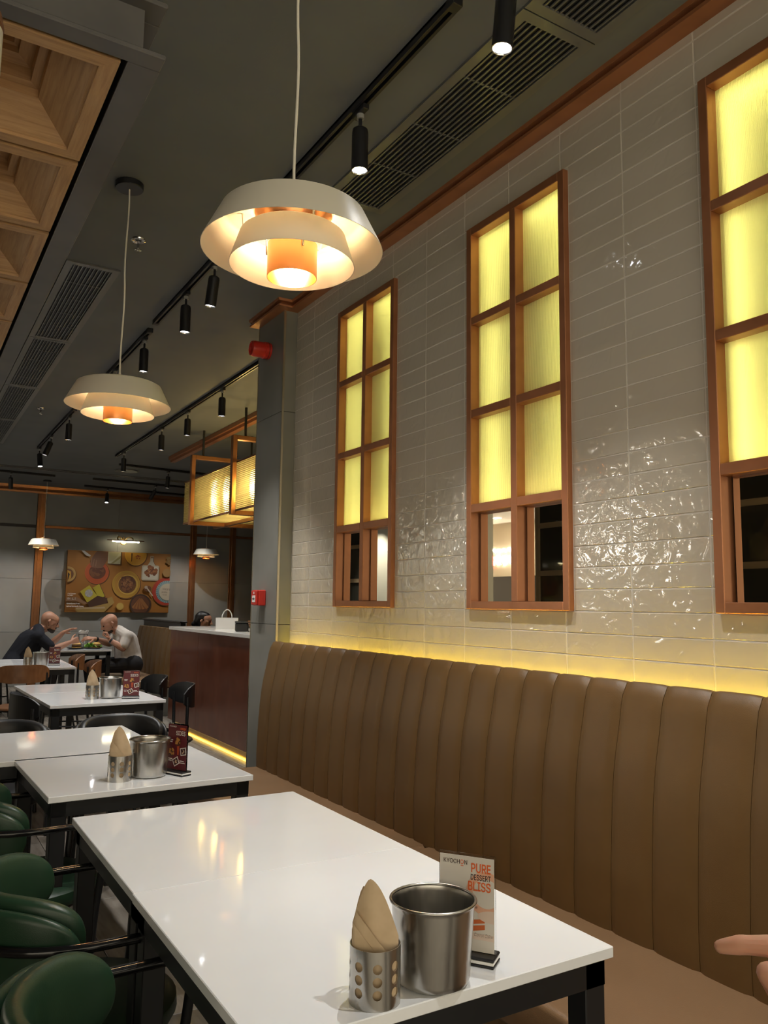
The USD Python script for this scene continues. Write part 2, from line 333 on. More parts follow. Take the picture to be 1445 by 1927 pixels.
fp = [(0, 3.13), (.035, 3.13), (.04, 3.16), (.025, 3.165), (.02, 3.20), (.05, 3.205), (.055, 3.25), (0, 3.25)]
Pf = np.array([[(-3.1, YF-p, z), (6.5, YF-p, z)] for p, z in fp])
struct('trim_2', [grid(Pf, close_u=True)], MT['copper_wall'], smooth=20)
struct('wall_side', bx(6.5, 6.6, YC2, YF+.1, 0, CEIL), MT['concrete'])

# ---- left front: dark glazing with copper-edged bars, a pale pier and the opening to the mall (seen in the mirrors)
XL = -3.0
wl = struct('wall_left', [bx(XL-.12, XL, 5.42, 7.08, 2.95, CEIL), bx(XL-.12, XL, 9.02, 12.45, 0, CEIL), bx(XL-.12, XL, 7.98, 9.05, 2.85, CEIL)], flat('pale_plaster', (.72, .69, .56), .6))
def glazing(y0, y1):
    obj('dark_glass', bx(XL-.03, XL-.02, y0, y1, 0, CEIL), MT['dark_glass'], wl)
    ys = np.arange(y0, y1+.01, (y1-y0)/max(1, round((y1-y0)/.95)))
    for y in ys: obj('glazing_bar', [bx(XL-.03, XL+.01, y-.028, y+.028, 0, CEIL), bx(XL-.005, XL+.014, y-.034, y-.022, 0, CEIL), bx(XL-.005, XL+.014, y+.022, y+.034, 0, CEIL)], flat('glazing_bar', (.34, .25, .15), .4), wl)
    for z in (.05, .62, 1.22, 1.80, 2.42, 3.02):
        obj('glazing_bar', [bx(XL-.03, XL+.008, y0, y1, z-.028, z+.028), bx(XL-.005, XL+.012, y0, y1, z-.034, z-.022), bx(XL-.005, XL+.012, y0, y1, z+.022, z+.034)], flat('glazing_bar', (.34, .25, .15), .4), wl)
glazing(-1.0, 5.40); glazing(7.10, 7.95); glazing(12.5, 14.1)
# the mall outside the opening: pale soffit with downlights and a lit sign on the shop front opposite
struct('wall_mall', [bx(-6.1, -6.0, 0, YF+3, 1.95, 3.2)], flat('mall_wall', (.62, .52, .38), .6))
struct('wall_shopfront', [bx(-6.1, -6.02, 0, YF+3, 0, 1.948)], flat('shopfront_dark', (.035, .022, .016), .3))
struct('ceiling_mall', bx(-6.1, XL-.13, 0, YF+3, 3.0, 3.08), flat('mall_soffit', (.70, .62, .50), .7))

# ================================================================== CEILING FITTINGS
def air_grille(label, x0, x1, y0, y1, group=None, nb=11, bars=5):
    t = thing('air_grille', label, 'vent', (x0, y0, CEIL), group=group)
    W, L = x1-x0, y1-y0; b = .038
    obj('frame', prism(sbox(0, 0, W, L).difference(sbox(b, b, W-b, L-b)), .010, at=-.010), MT['grille'], t)
    obj('duct', bx(b, W-b, b, L-b, -.0015, -.0005), MT['black'], t)
    n = nb
    for i in range(n):
        x = b+(W-2*b)*(i+.5)/n; w = (W-2*b)/n*.27
        obj('slat', rot(bx(x-w/2, x+w/2, b, L-b, -.0095, -.004), 0), MT['grille'], t)
    for i in range(1, bars):
        y = b+(L-2*b)*i/bars; obj('cross_bar', bx(b, W-b, y-.004, y+.004, -.006, -.003), MT['grille'], t)
air_grille('dark slatted air grille above the tiled wall, behind the nearest lit pendant', 1.560, 1.872, 1.775, 3.165, nb=11, bars=4)
air_grille('dark slatted air grille at the top edge beside the copper cornice, nearest the viewer', 1.560, 1.872, .36, 1.770, nb=11, bars=4)
air_grille('dark slatted air grille beside the coffer beam, nearest of its row', .675, .965, 4.55, 6.05, nb=10)
air_grille('dark slatted air grille beside the coffer beam, second of its row', .675, .965, 6.055, 7.555, nb=10)
air_grille('dark slatted air grille beside the coffer beam, third of its row', .675, .965, 7.56, 9.06, nb=10)
air_grille('dark slatted air grille beside the coffer beam, farthest of its row', .675, .965, 9.065, 10.5, nb=10)
t = thing('slot_diffuser', 'long thin dark slot diffuser crossing the far ceiling', 'vent', (0, 12.2, CEIL))
obj('frame', [bx(-2.5, 4.4, 0, .03, -.012, 0), bx(-2.5, 4.4, .12, .15, -.012, 0)], MT['steel'], t)
obj('blade', bx(-2.5, 4.4, .05, .06, -.010, 0), MT['steel'], t); obj('blade', bx(-2.5, 4.4, .085, .095, -.010, 0), MT['steel'], t)
obj('slot', bx(-2.5, 4.4, .03, .12, -.002, 0), MT['black'], t)

def track(label, p0, p1):
    p0, p1 = np.array(p0), np.array(p1); L = np.linalg.norm(p1-p0); a = math.degrees(math.atan2(*(p1-p0)[::-1]))-90
    t = thing('track_rail', label, 'track', (*p0, CEIL), a)
    obj('rail', [bx(-.018, -.007, 0, L, -.030, 0), bx(.007, .018, 0, L, -.030, 0), bx(-.018, .018, 0, L, -.010, 0)], MT['black_lamp'], t)
    obj('end_cap', bx(-.019, .019, -.012, .03, -.031, 0, .002), MT['black_lamp'], t)
    obj('end_cap', bx(-.019, .019, L-.03, L+.012, -.031, 0, .002), MT['black_lamp'], t)
track('black ceiling track running past the nearest pendant toward the column', (1.360, 1.86), (1.360, 5.26))
track('black ceiling track at the top edge over the banquette', (1.400, -.9), (1.400, 1.74))
track('short black ceiling track just behind the second pendant', (1.372, 5.44), (1.372, 6.75))
track('black ceiling track with three lamps at left beyond the second pendant', (1.365, 8.15), (1.365, 10.5))
track('long black ceiling track in front of the counter canopy', (2.30, 5.4), (2.30, 10.5))
track('black ceiling track at far left above the first far pendant', (-.6, 12.62), (1.90, 12.76))
track('black ceiling track meeting the end of the counter row of lamps', (2.49, 11.15), (4.4, 11.35))
track('black ceiling track close to the far copper cornice', (2.50, 13.58), (4.4, 13.72))
track('black ceiling track between the slot diffuser and the far cornice', (2.46, 12.72), (4.4, 12.78))

def track_lamp(label, x, y, tilt=(0, 0), L=.165, r=.031, lit=True, power=1.0, cone=38., lens='lens'):
    t = thing('track_lamp', label, 'spotlight', (x, y, CEIL-.030), group=None)
    T = lambda m: rot(rot(m, tilt[0], (1, 0, 0), (0, 0, -.075)), tilt[1], (0, 1, 0), (0, 0, -.075))
    obj('adapter', bx(-.013, .013, -.045, .045, -.022, 0, .003), MT['black_lamp'], t)
    obj('collar', cyl(.014, -.040, -.022, 16), flat('lamp_collar', (.30, .30, .29), .4), t)
    obj('stem', cyl(.007, -.080, -.038, 10), MT['black_lamp'], t)
    z1 = -.078; z0 = z1-L
    obj('housing', T(lathe([(0, z1), (r*.7, z1), (r*.93, z1-.006), (r, z1-.020), (r, z0), (r*.90, z0), (r*.86, z0+.016), (r*.86, z0+.034), (0, z0+.034)], 24)), MT['black_lamp'], t, smooth=35)
    obj('trim_ring', T(lathe([(r*.99, z0-.002), (r*.90, z0-.002), (r*.88, z0+.006)], 24)), MT['chrome'], t, smooth=True)
    obj('lens', T(lathe([(0, z0+.016), (r*.84, z0+.016)], 20)), MT[lens], t)
    if lit:
        li = UsdLux.SphereLight.Define(stage, str(t.GetPath())+'/beam')
        d = T(trimesh.Trimesh([[0, 0, z0-.012], [0, 0, z0-1.012]], [[0, 1, 0]], process=False)).vertices
        R4 = look(d[1]-d[0]); mt = np.eye(4); mt[:3, :3] = R4[:3, :3]; mt[:3, 3] = d[0]
        li.AddTransformOp().Set(Gf.Matrix4d(*mt.T.ravel().tolist()))
        li.CreateRadiusAttr(.012); li.CreateNormalizeAttr(True); li.CreateIntensityAttr(SPOT_POWER*power); li.CreateColorAttr(Gf.Vec3f(1.0, .98, .94))
        sh = UsdLux.ShapingAPI.Apply(li.GetPrim()); sh.CreateShapingConeAngleAttr(cone); sh.CreateShapingConeSoftnessAttr(.6)
    return t
track_lamp('black track lamp at the top edge, nearest the viewer', 1.400, 1.665, (4, 3))
track_lamp('black track lamp shining beside the right end of the nearest pendant', 1.365, 2.471)
track_lamp('black track lamp peeking out under the left rim of the nearest pendant', 1.365, 4.09, (7, 4))
track_lamp('black track lamp at the far end of the long track', 1.365, 4.60)
track_lamp('black track lamp on the short track, right of the second pendant cord', 1.372, 5.575)
track_lamp('black track lamp on the short track, hidden behind the second pendant', 1.372, 6.47)
track_lamp('black track lamp at left under the second pendant, nearest of three', 1.365, 8.42)
track_lamp('black track lamp tilted sideways, middle of the three at left', 1.365, 9.53, (0, 20))
track_lamp('black track lamp glaring at left, farthest of the three under the second pendant', 1.365, 10.39, (-14, -4))
track_lamp('black track lamp nearest the column on the counter track', 2.30, 6.56)
track_lamp('black track lamp second from the column on the counter track', 2.30, 7.53)
track_lamp('black track lamp third from the column on the counter track', 2.30, 8.43)
track_lamp('black track lamp at the far end of the counter track, above the speaker disc', 2.30, 10.1)
track_lamp('unlit looking black track lamp at far left by the first far pendant', 1.30, 12.68, (24, -6), lens='lens_dim', power=1.1)
track_lamp('small bright track lamp above the food picture, toward its left', 2.86, 13.61, (-16, 4), power=.6)
track_lamp('black track lamp tilted left above the food picture, with no light in view', 3.42, 12.75, (20, 24), lens='lens_dim', power=1.1)
track_lamp('black track lamp left of the canopy on the crossing track', 3.18, 11.22, (0, 4))

# ---- coffered oak panels in a hung steel frame
cf = thing('coffered_canopy', 'hung canopy of oak coffers in a dark steel beam frame', 'ceiling canopy', (0, 0, 2.80))
XO, Y0, Y1 = .513, 2.0, 9.6
def ibeam(path0, path1, side):
    (xa, ya), (xb, yb) = path0, path1
    return [bx(xa, xb, ya, yb, 0, .012, .003)]
obj('beam', [bx(XO-.085, XO, Y0+.0625, Y1, 0, .013, .002), bx(XO-.062, XO-.052, Y0+.051, Y1, .013, .148), bx(XO-.085, XO, Y0+.0855, Y1, .148, .162, .002)], MT['steel'], cf)
obj('beam', [bx(-2.0, XO, Y0, Y0+.062, .0, .013, .003), bx(-2.0, XO-.052, Y0+.040, Y0+.050, .013, .148), bx(-2.0, XO, Y0, Y0+.085, .148, .162, .003)], MT['steel'], cf)
for y in (2.4, 4.6, 6.8, 9.0): obj('hanger', bx(.42, .47, y, y+.05, .16, .45), MT['steel'], cf)
obj('backing', bx(-2.0, XO-.09, Y0+.06, Y1, .20, .21), MT['black'], cf)
def coffer(x1, y0, S=.568):
    P = [(0, .03), (0, 0), (.046, 0), (.047, .010), (.055, .013), (.150, .082), (.152, .108), (.176, .112), (.178, .150), (.218, .160), (.220, .178), (.232, .180), (.234, .195), (.284, .195)]
    V, F, UV = [], [], []; ac = np.r_[0, np.cumsum(np.hypot(*np.diff(np.array(P), axis=0).T))]
    for s in range(4):
        c, d = [(0, 0), (1, 0), (1, 1), (0, 1)][s], [(1, 0), (1, 1), (0, 1), (0, 0)][s]; off = RNG.random(2)*5
        for k in range(len(P)-1):
            b = len(V)
            for (i, z), a in ((P[k], ac[k]), (P[k+1], ac[k+1])):
                i = min(i, S/2)
                for e in (c, d):
                    x = (i, S-i)[e[0]]; y = (i, S-i)[e[1]]; V.append((x, y, z)); UV.append(((x, y)[s % 2]+off[0]+.37*k, a+off[1]))
            F += [[b, b+1, b+3], [b, b+3, b+2]]
    m = trimesh.Trimesh(np.array(V), np.array(F), process=False); m.apply_translation([x1-S, y0, 0])
    obj('coffer', m, MT['oak'], cf, uv=np.array(UV))
for i in range(2):
    for j in range(12): coffer(.412-i*.592, 2.075+j*.592)

# ---- pendants
def pendant(label, x, y, z, far=False, canopy=True):
    t = thing('pendant_lamp', label, 'pendant lamp', (x, y, z), group=None)           # origin: rim of the large shade
    sh = MT['shade']; n = 64
    def two(p): return lathe(p, n)
    obj('outer_shade', [two([(.223, 0), (.178, .090), (.165, .097), (.095, .102)]), two([(.2215, 0), (.1765, .088), (.165, .0945), (.095, .099)]), two([(.223, 0), (.2215, 0)])], sh, t, smooth=40)
    obj('inner_shade', [two([(.154, -.040), (.130, .036), (.121, .043), (.106, .045)]), two([(.1525, -.040), (.1285, .034), (.120, .0405), (.106, .0425)]), two([(.154, -.040), (.1525, -.040)])], sh, t, smooth=40)
    obj('copper_cap', [lathe([(.095, .101), (.090, .112), (.03, .118), (0, .118)], 40), lathe([(.096, .094), (.06, .072), (.055, .05)], 40)], MT['copper_lamp'], t, smooth=35)
    obj('copper_sleeve', [lathe([(.0610, -.070), (.0610, .014)], 48), lathe([(.0600, -.070), (.0600, .014)], 48), lathe([(.0610, -.070), (.0600, -.070)], 48)], MT['copper_lamp'], t, smooth=40)
    obj('bulb', [ball((0, 0, -.004), (.036, .036, .040), 3), lathe([(.016, .03), (.016, .07)], 16)], MT['bulb_far' if far else 'bulb'], t, smooth=True)
    for k in range(3):
        a = 2*PI*k/3+.5; obj('bracket', [tube([(.064*math.cos(a), .064*math.sin(a), -.01), (.066*math.cos(a), .066*math.sin(a), .05), (.108*math.cos(a), .108*math.sin(a), .044)], .0022, 6), tube([(.121*math.cos(a), .121*math.sin(a), .042), (.126*math.cos(a), .126*math.sin(a), .096)], .003, 6)], sh, t)
    obj('cord', [tube([(0, 0, .118), (0, 0, .15)], [.010, .0045], 10), tube(spline([(0, 0, .15), (.0008, 0, .35), (.0015, 0, .55), (-.001, .001, .60), (0, 0, .8), (0, 0, CEIL-z-.02)], 16), .0038, 8)], MT['cord'], t, smooth=50)
    if canopy: obj('ceiling_rose', cyl(.062, CEIL-z-.028, CEIL-z, 40, c=.003), MT['black_lamp'], t, smooth=30)
    return t
pendant('large cream tiered pendant with glowing copper sleeve, nearest the viewer', .777, 1.742, 2.235)
pendant('cream tiered pendant with copper sleeve over the second table, smaller in view', .772, 3.545, 2.221)
pendant('small far pendant at left in front of a copper strip', 1.90, 13.40, 2.225, far=True)
pendant('small far pendant right of the food picture, below the canopy', 4.62, 13.72, 2.21, far=True)
t = thing('cylinder_pendant', 'white cylinder lamp with wooden cap at the left edge, under the coffers', 'pendant lamp', (.058, 1.93, 2.545))
obj('diffuser', lathe([(0, 0), (.045, 0), (.062, .02), (.062, .120), (.05, .128), (0, .128)], 32), flat('opal_glass', (.75, .72, .62), .3), t, smooth=30)
obj('cap', lathe([(0, .185), (.03, .182), (.058, .16), (.064, .128), (.045, .126)], 32), MT['wood_brown'], t, smooth=30)
obj('cord', tube([(0, 0, .18), (0, 0, .45)], .003, 8), MT['cord'], t)

for lab, x, y, s in (('chrome sprinkler head right of the second pendant cord', .952, 4.10, 1.), ('chrome sprinkler head at far left, above the far lamps', 1.085, 8.357, .95)):
    t = thing('sprinkler', lab, 'sprinkler', (x, y, CEIL))
    obj('flange', lathe([(.016*s, -.004), (.030*s, -.010), (.038*s, -.006), (.040*s, 0)], 28), MT['chrome'], t, smooth=40)
    obj('stem', cyl(.006*s, -.045, 0, 10), MT['chrome'], t)
    obj('deflector', [cyl(.017*s, -.058, -.056, 16)]+[rot(bx(.004, .020, -.002, .002, -.060, -.054), k*45) for k in range(8)], MT['chrome'], t)
t = thing('ceiling_speaker', 'round black speaker disc flush in the far ceiling', 'speaker', (2.715, 11.72, CEIL))
obj('grille_disc', lathe([(0, -.012), (.15, -.012), (.158, -.006)], 40), MT['black_lamp'], t, smooth=30)
obj('rim', lathe([(.156, -.010), (.168, -.014), (.172, 0)], 40), MT['steel'], t, smooth=30)
track_lamp('black track lamp above the near table, out of the frame', 1.40, .55)
track_lamp('black track lamp behind the viewer over the banquette', 1.40, -.45)
for k, (x, y, w) in enumerate([(.1, 12.64, 'first'), (-1.0, 12.6, 'second'), (4.05, 12.76, 'third')]):
    track_lamp(('black track lamp washing the far wall, out of view at far left', 'black track lamp washing the far wall, farther left out of view', 'black track lamp washing the far wall behind the column, hidden')[k], x, y, (24, 0), power=1.1)
track_lamp('black track lamp over the diners table, out of view at left', .4, 11.2, (0, 14), power=1.2)
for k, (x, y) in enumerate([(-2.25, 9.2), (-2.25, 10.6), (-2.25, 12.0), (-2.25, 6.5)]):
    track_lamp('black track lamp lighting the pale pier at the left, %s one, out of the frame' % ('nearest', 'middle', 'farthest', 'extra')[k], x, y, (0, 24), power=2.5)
track_lamp('black track lamp over the counter staff, hidden behind the canopy', 3.55, 9.55, (6, 0), power=.7)

# ================================================================== SEATING AND TABLES
# ---- banquette
bq = thing('banquette', 'long tan leather banquette with channelled back along the tiled wall', 'bench', (0, 0, 0))
PRO = spline([(1.852, .425), (1.850, .517), (1.856, .674), (1.865, .813), (1.879, .921), (1.903, 1.036), (1.930, 1.132), (1.938, 1.143)], 20)
def channel(y0, y1):
    us = np.linspace(0, 1, 9); rows = []
    nx = np.gradient(PRO, axis=0); nx = np.c_[-nx[:, 1], nx[:, 0]]; nx /= np.linalg.norm(nx, axis=1)[:, None]
    for u in us:
        e = abs(2*u-1); b = -.007*(e**8)+.002*(1-e*e)
        y = y0+.0008+(y1-y0-.0016)*u
        q = PRO+nx*b; r = [(x, y, z) for x, z in q]
        r += [(1.955, y, 1.146+b*.4), (1.985, y, 1.140), (1.99, y, .425)]
        rows.append(r)
    P = np.array(rows); m = grid(P)
    return cat_([m, sheet(P[0]), sheet(P[-1])])
yb = 4.490; ks = []
while yb > .2:
    ks.append((yb-.1515, yb)); yb -= .1515
for a, b in ks: obj('back_channel', channel(a, b), MT['leather'], bq, smooth=50)
ylow = ks[-1][0]
obj('back_board', bx(1.982, 1.998, ylow, 4.490, 0, 1.130), MT['black'], bq)
for a, b in ((2.722, 4.490), (ylow, 2.716)): obj('seat_cushion', bx(1.385, 1.905, a, b, .315, .430, .018), MT['leather_seat'], bq, smooth=60)
obj('plinth', bx(1.42, 1.95, ylow, 4.49, .08, .313), MT['leather'], bq)
obj('toe_kick', bx(1.47, 1.95, ylow, 4.48, 0, .08), MT['black'], bq)
ls = obj('light_strip', bx(2.003, 2.009, ylow, 4.47, 1.025, 1.040), MT['led'], label='yellow glowing light strip tucked behind the banquette back', cat='light strip')
# ---- tables
def table(label, x, y, rz=0, sx=.70, sy=.70, group=None, z=.75):
    t = thing('dining_table', label, 'table', (x, y, 0), rz, group)          # origin: near left corner of the top
    obj('tabletop', bx(0, sx, 0, sy, z-.020, z, .0016), MT['quartz'], t, smooth=25)
    a = .012; L = .048
    obj('apron', [bx(a, sx-a, a, a+.02, z-.068, z-.021), bx(a, sx-a, sy-a-.02, sy-a, z-.068, z-.021), bx(a, a+.02, a, sy-a, z-.068, z-.021), bx(sx-a-.02, sx-a, a, sy-a, z-.068, z-.021)], MT['black'], t)
    for p in (a, sx-a-L):
        for q in (a, sy-a-L): obj('leg', bx(p, p+L, q, q+L, 0, z-.021, .002), MT['black'], t)
    return t
table('white topped black framed table in the foreground with the dessert sign on it', .476, 1.112, 0)
table('white topped black framed table joined behind the foreground table, bare', .478, 1.8125, 0, .697)
table('white topped table of the second row, a maroon sign by its near edge', .456, 2.795, 1.6)
table('white topped table at left joined behind the second row table, shifted left', .332, 3.475, 1.0, .70, .74)
table('white topped table of the third row with bucket, napkins and maroon sign', .826, 5.185, 2.0)
table('white topped table joined behind the third row table', .802, 5.89, 2.0, .70, .62)
table('white topped table of the fourth row with bucket and maroon sign, nearest the diners', .80, 8.10, -2.0)
table('white topped table joined behind the fourth row table, seen as a thin strip', .825, 8.80, -2.0, .70, .62)
table('white topped table between the two diners with plates of food', 1.63, 10.35, 0, .70, .70, z=.775)
# ---- green tub chairs
def tub_chair(label, lea, loc, rz, group=None, th_=.46):
    t = thing('tub_chair', label, 'chair', loc, rz, group)                   # faces +x, origin under the seat centre
    def pad(R, th, z0, z1, a0, dip=0.0, tipz=.35):
        A = -a0*np.cos(np.linspace(0, PI, 49))+PI; rows = []
        for a in A:
            e = abs(a-PI)/a0; s = max(0, 1-(max(0, e-th_)/(1-th_))**2.5)**(1/2.3) if e > th_ else 1.0
            s = max(s, .06); zc = z0+(z1-z0)*.46; hh0, hh1 = (zc-z0)*s, (z1-zc)*s
            w = th*(.35+.65*min(1, s*1.4)); c, sn = math.cos(a), math.sin(a); row = []
            for k in range(14):
                b = 2*PI*k/14; cz = math.sin(b); cr = math.cos(b)
                zz = zc+(hh1 if cz > 0 else hh0)*math.copysign(abs(cz)**.75, cz)
                rr = R+w/2*math.copysign(abs(cr)**.55, cr)+(.012*(zz-zc)/.1)
                row.append((.02+rr*c, rr*sn, zz))
            rows.append(row)
        P = np.array(rows); return cat_([grid(P, close_v=True), sheet(P[0]), sheet(P[-1])])
    obj('back_pad', pad(.200, .046, .590, .757, 1.50), lea, t, smooth=50)
    obj('back_shell', pad(.236, .030, .550, .742, 1.46), lea, t, smooth=50)
    seat = [(0, .475), (.14, .474), (.205, .466), (.222, .450), (.224, .425), (.215, .408), (0, .405)]
    s = lathe(seat, 40); v = s.vertices; v[:, 0] = np.where(v[:, 0] > 0, v[:, 0]*1.08+.02, v[:, 0]*.95+.02); s.vertices = v
    obj('seat', s, lea, t, smooth=40)
    arc = [(.02+.262*math.cos(a), .262*math.sin(a), .668) for a in np.linspace(PI-1.57, PI+1.57, 25)]
    pts = [(.235, .262, .664), (.13, .262, .668)]+[(x, -y, z) for x, y, z in arc][::-1]+[(.13, -.262, .668), (.235, -.262, .664)]
    pts = pts if pts[2][1] > 0 else [pts[0], pts[1]]+pts[2:-2][::-1]+pts[-2:]
    obj('arm_rail', tube(spline(pts, 60), .0105, 10), MT['gloss_black'], t, smooth=60)
    for s_ in (-1, 1):
        obj('leg', tube(spline([(.215, s_*.268, .664), (.222, s_*.258, .60), (.212, s_*.235, .42), (.20, s_*.225, .2), (.19, s_*.222, 0)], 16), .012, 8), MT['black'], t, smooth=60)
        obj('leg', tube(spline([(-.185, s_*.155, .668), (-.175, s_*.165, .45), (-.20, s_*.175, .2), (-.225, s_*.18, 0)], 16), .013, 8), MT['black'], t, smooth=60)
    obj('seat_ring', tube([(.02+.195*math.cos(a), .195*math.sin(a), .398) for a in np.linspace(0, 2*PI, 28, endpoint=False)], .009, 8, closed=True), MT['black'], t, smooth=60)
    return t
CX = .385
g1 = tub_chair('green leather tub chair at the bottom left corner, nearest the viewer', MT['green'], (CX, 1.385, 0), 0, 'green tub chairs')
dup(g1, 'green leather tub chair second from the viewer, beside the bare table', (CX, 2.045, 0), 0)
dup(g1, 'green leather tub chair third from the viewer, by the second row table', (CX+.01, 2.985, 0), 1)
dup(g1, 'green leather tub chair at the left edge by the shifted table', (.24, 3.80, 0), 1)
b1 = tub_chair('black tub chair behind the second row table, on the right', MT['black_leather'], (1.08, 4.45, 0), -90, 'black tub chairs', .02)
dup(b1, 'black tub chair behind the second row table, on the left', (.50, 4.47, 0), -90)
# ---- bentwood chairs
def bent_chair(label, wood, loc, rz, group=None):
    t = thing('bentwood_chair', label, 'chair', loc, rz, group)             # faces +x
    A = -.80*np.cos(np.linspace(0, PI, 21))
    def back(off, z0, z1):
        rows = []
        for a in A:
            e = abs(a)/.80; zt = z1-.055*e**5; zb = z0+.040*e**5
            rows.append([(.17-(.375+off)*math.cos(a), .225*math.sin(a)/math.sin(.80), z) for z in np.linspace(zb, zt, 5)])
        return np.array(rows)
    P, Q = back(0, .66, .815), back(.012, .66, .815)
    rim = np.concatenate([P[:, 0], P[-1, 1:], P[::-1, -1][1:], P[0, ::-1][1:-1]]); rim2 = np.concatenate([Q[:, 0], Q[-1, 1:], Q[::-1, -1][1:], Q[0, ::-1][1:-1]])
    obj('backrest', [grid(P), grid(Q), grid(np.stack([rim, rim2], 1), close_u=True)], wood, t, smooth=35)
    s = lathe([(0, .455), (.17, .453), (.205, .447), (.210, .437), (.20, .428), (0, .428)], 32); v = s.vertices; v[:, 0] *= 1.03; s.vertices = v
    obj('seat', s, wood, t, smooth=40)
    for s_ in (-1, 1):
        obj('leg', tube(spline([(-.125, s_*.198, .74), (-.128, s_*.196, .60), (-.13, s_*.18, .44), (-.19, s_*.20, 0)], 14), .011, 8), MT['black'], t, smooth=60)
        obj('leg', tube(spline([(.15, s_*.14, .44), (.17, s_*.17, .25), (.19, s_*.20, 0)], 10), .011, 8), MT['black'], t, smooth=60)
        obj('side_stretcher', tube([(-.155, s_*.19, .22), (.172, s_*.175, .24)], .007, 8), MT['black'], t)
    obj('seat_rail', tube([(.165*math.cos(a), .165*math.sin(a), .420) for a in np.linspace(0, 2*PI, 24, endpoint=False)], .010, 8, closed=True), MT['black'], t, smooth=60)
    return t
c1 = bent_chair('black bentwood chair right of the third row table, nearest the counter', MT['black'], (1.60, 5.56, 0), 176, 'black bentwood chairs')
dup(c1, 'black bentwood chair right of the third row table, one back, partly behind its neighbour', (1.60, 6.22, 0), 182)
dup(c1, 'black bentwood chair left of the third row table, nearest', (.84, 5.36, 0), 4)
dup(c1, 'black bentwood chair left of the third row table, farther, at the left edge', (.70, 6.02, 0), -6)
w1 = bent_chair('brown wooden backed chair at the near end of the fourth row table', MT['wood_brown'], (.98, 7.82, 0), 92, 'brown wooden chairs')
dup(w1, 'brown wooden backed chair right of the fourth row table near the diners', (1.50, 8.05, 0), 176)
dup(w1, 'brown wooden backed chair behind that one, closest to the diners table', (1.52, 8.95, 0), 178)
dup(w1, 'brown wooden backed chair at the left edge by the third row table', (.66, 6.62, 0), 8)
dup(w1, 'brown wooden backed chair behind the man in navy, cut by the left edge', (1.02, 10.75, 0), 6)
# ---- far bench with channelled back at the end of the counter
fb = thing('booth_bench', 'tan leather booth bench behind the man in the white tee', 'bench', (0, 0, 0))
pf = spline([(2.90, .43), (2.905, .62), (2.925, .85), (2.96, 1.04)], 10)
def bch(y0, y1):
    rows = []
    for u in np.linspace(0, 1, 7):
        e = abs(2*u-1); b = .014*e**6
        rows.append([(x+b, y0+.001+(y1-y0-.002)*u, z) for x, z in pf]+[(2.99, y0+.001+(y1-y0-.002)*u, 1.045), (3.03, y0+.001+(y1-y0-.002)*u, 1.04), (3.03, y0+.001+(y1-y0-.002)*u, .43)])
    P = np.array(rows); return cat_([grid(P), sheet(P[0]), sheet(P[-1])])
for k in range(8): obj('back_channel', bch(9.86+.215*k, 10.075+.215*k), MT['leather'], fb, smooth=50)
obj('seat_cushion', bx(2.42, 2.95, 9.86, 11.58, .33, .43, .02), MT['leather_seat'], fb, smooth=60)
obj('plinth', bx(2.46, 3.03, 9.86, 11.58, 0, .328), MT['concrete'], fb)
obj('back_ledge', bx(3.035, 3.10, 9.88, 11.62, 0, 1.115, .004), MT['black'], fb)
obj('ledge_cap', bx(3.02, 3.115, 9.86, 11.64, 1.117, 1.135, .003), MT['black_lamp'], fb)

# ================================================================== THINGS ON THE TABLES
def napkin_holder(label, x, y, z, rz=0):
    t = thing('napkin_holder', label, 'napkin holder', (x, y, z), rz)
    R, H = .0405, .087; hr = .0075; cols = 8; V, F = [], []
    cup_o = m3.Manifold.cylinder(H, R, R, 48); cup_i = m3.Manifold.cylinder(H, R-.0012, R-.0012, 48).translate([0, 0, .0015])
    m = cup_o-cup_i
    for c in range(cols):
        a = 360*c/cols+20
        for zz in (.024, .043, .062):
            m = m-m3.Manifold.cylinder(.02, hr, hr, 16).rotate([0, 90, 0]).translate([R-.010, 0, zz]).rotate([0, 0, a])
    obj('cup', m, MT['stainless'], t, smooth=30)
    # folded napkins standing with a peak
    for k, (dy, pk, h, tw) in enumerate([(-.002, -.26, .186, -33), (.008, -.55, .172, -22), (-.012, -.80, .138, -38), (-.015, -.92, .121, -40)]):
        us = np.linspace(-1, 1, 19); rows = []
        for u in us:
            e = (u-pk)/(1-pk) if u > pk else (pk-u)/(1+pk)
            top = h-(.088*e**1.7 if u > pk else .070*e**1.5) if h > .15 else max(.07, h-(.075*e if u > pk else .03*e)); bow = -.014*(1-u*u)
            zs = np.linspace(.010, top, 11)
            rows.append([(.0368*u, bow*(1-.4*(q/h))+dy+.0012*math.sin(5*u+k), q) for q in zs])
        P = np.array(rows); m_ = cat_([grid(P), mv(grid(P), 0, .0016, 0)])
        m_ = rot(m_, tw); v = m_.vertices; rr = np.hypot(v[:, 0], v[:, 1]); f = np.minimum(1, (R-.0025)/np.maximum(rr, 1e-6)); v[:, :2] *= f[:, None]; m_.vertices = v
        obj('napkin', m_, MT['napkin'], t, smooth=40)
    return t
def bucket(label, x, y, z):
    t = thing('steel_bucket', label, 'bucket', (x, y, z))
    R0, R1, H = .0620, .0735, .132
    obj('body', lathe([(0, 0), (R0-.010, 0), (R0-.003, .004), (R0, .012), (R1-.004, H-.010), (R1-.002, H-.004), (R1-.0035, H-.004), (R1-.0055, H-.012), (R0-.0015, .014), (R0-.010, .004), (0, .003)], 64), MT['stainless'], t, smooth=30)
    obj('rim', lathe([(R1+.0025*math.cos(a)-.002, H-.002+.0025*math.sin(a)) for a in np.linspace(0, 2*PI, 10, endpoint=False)], 64, closed=True), MT['stainless'], t, smooth=True)
    return t
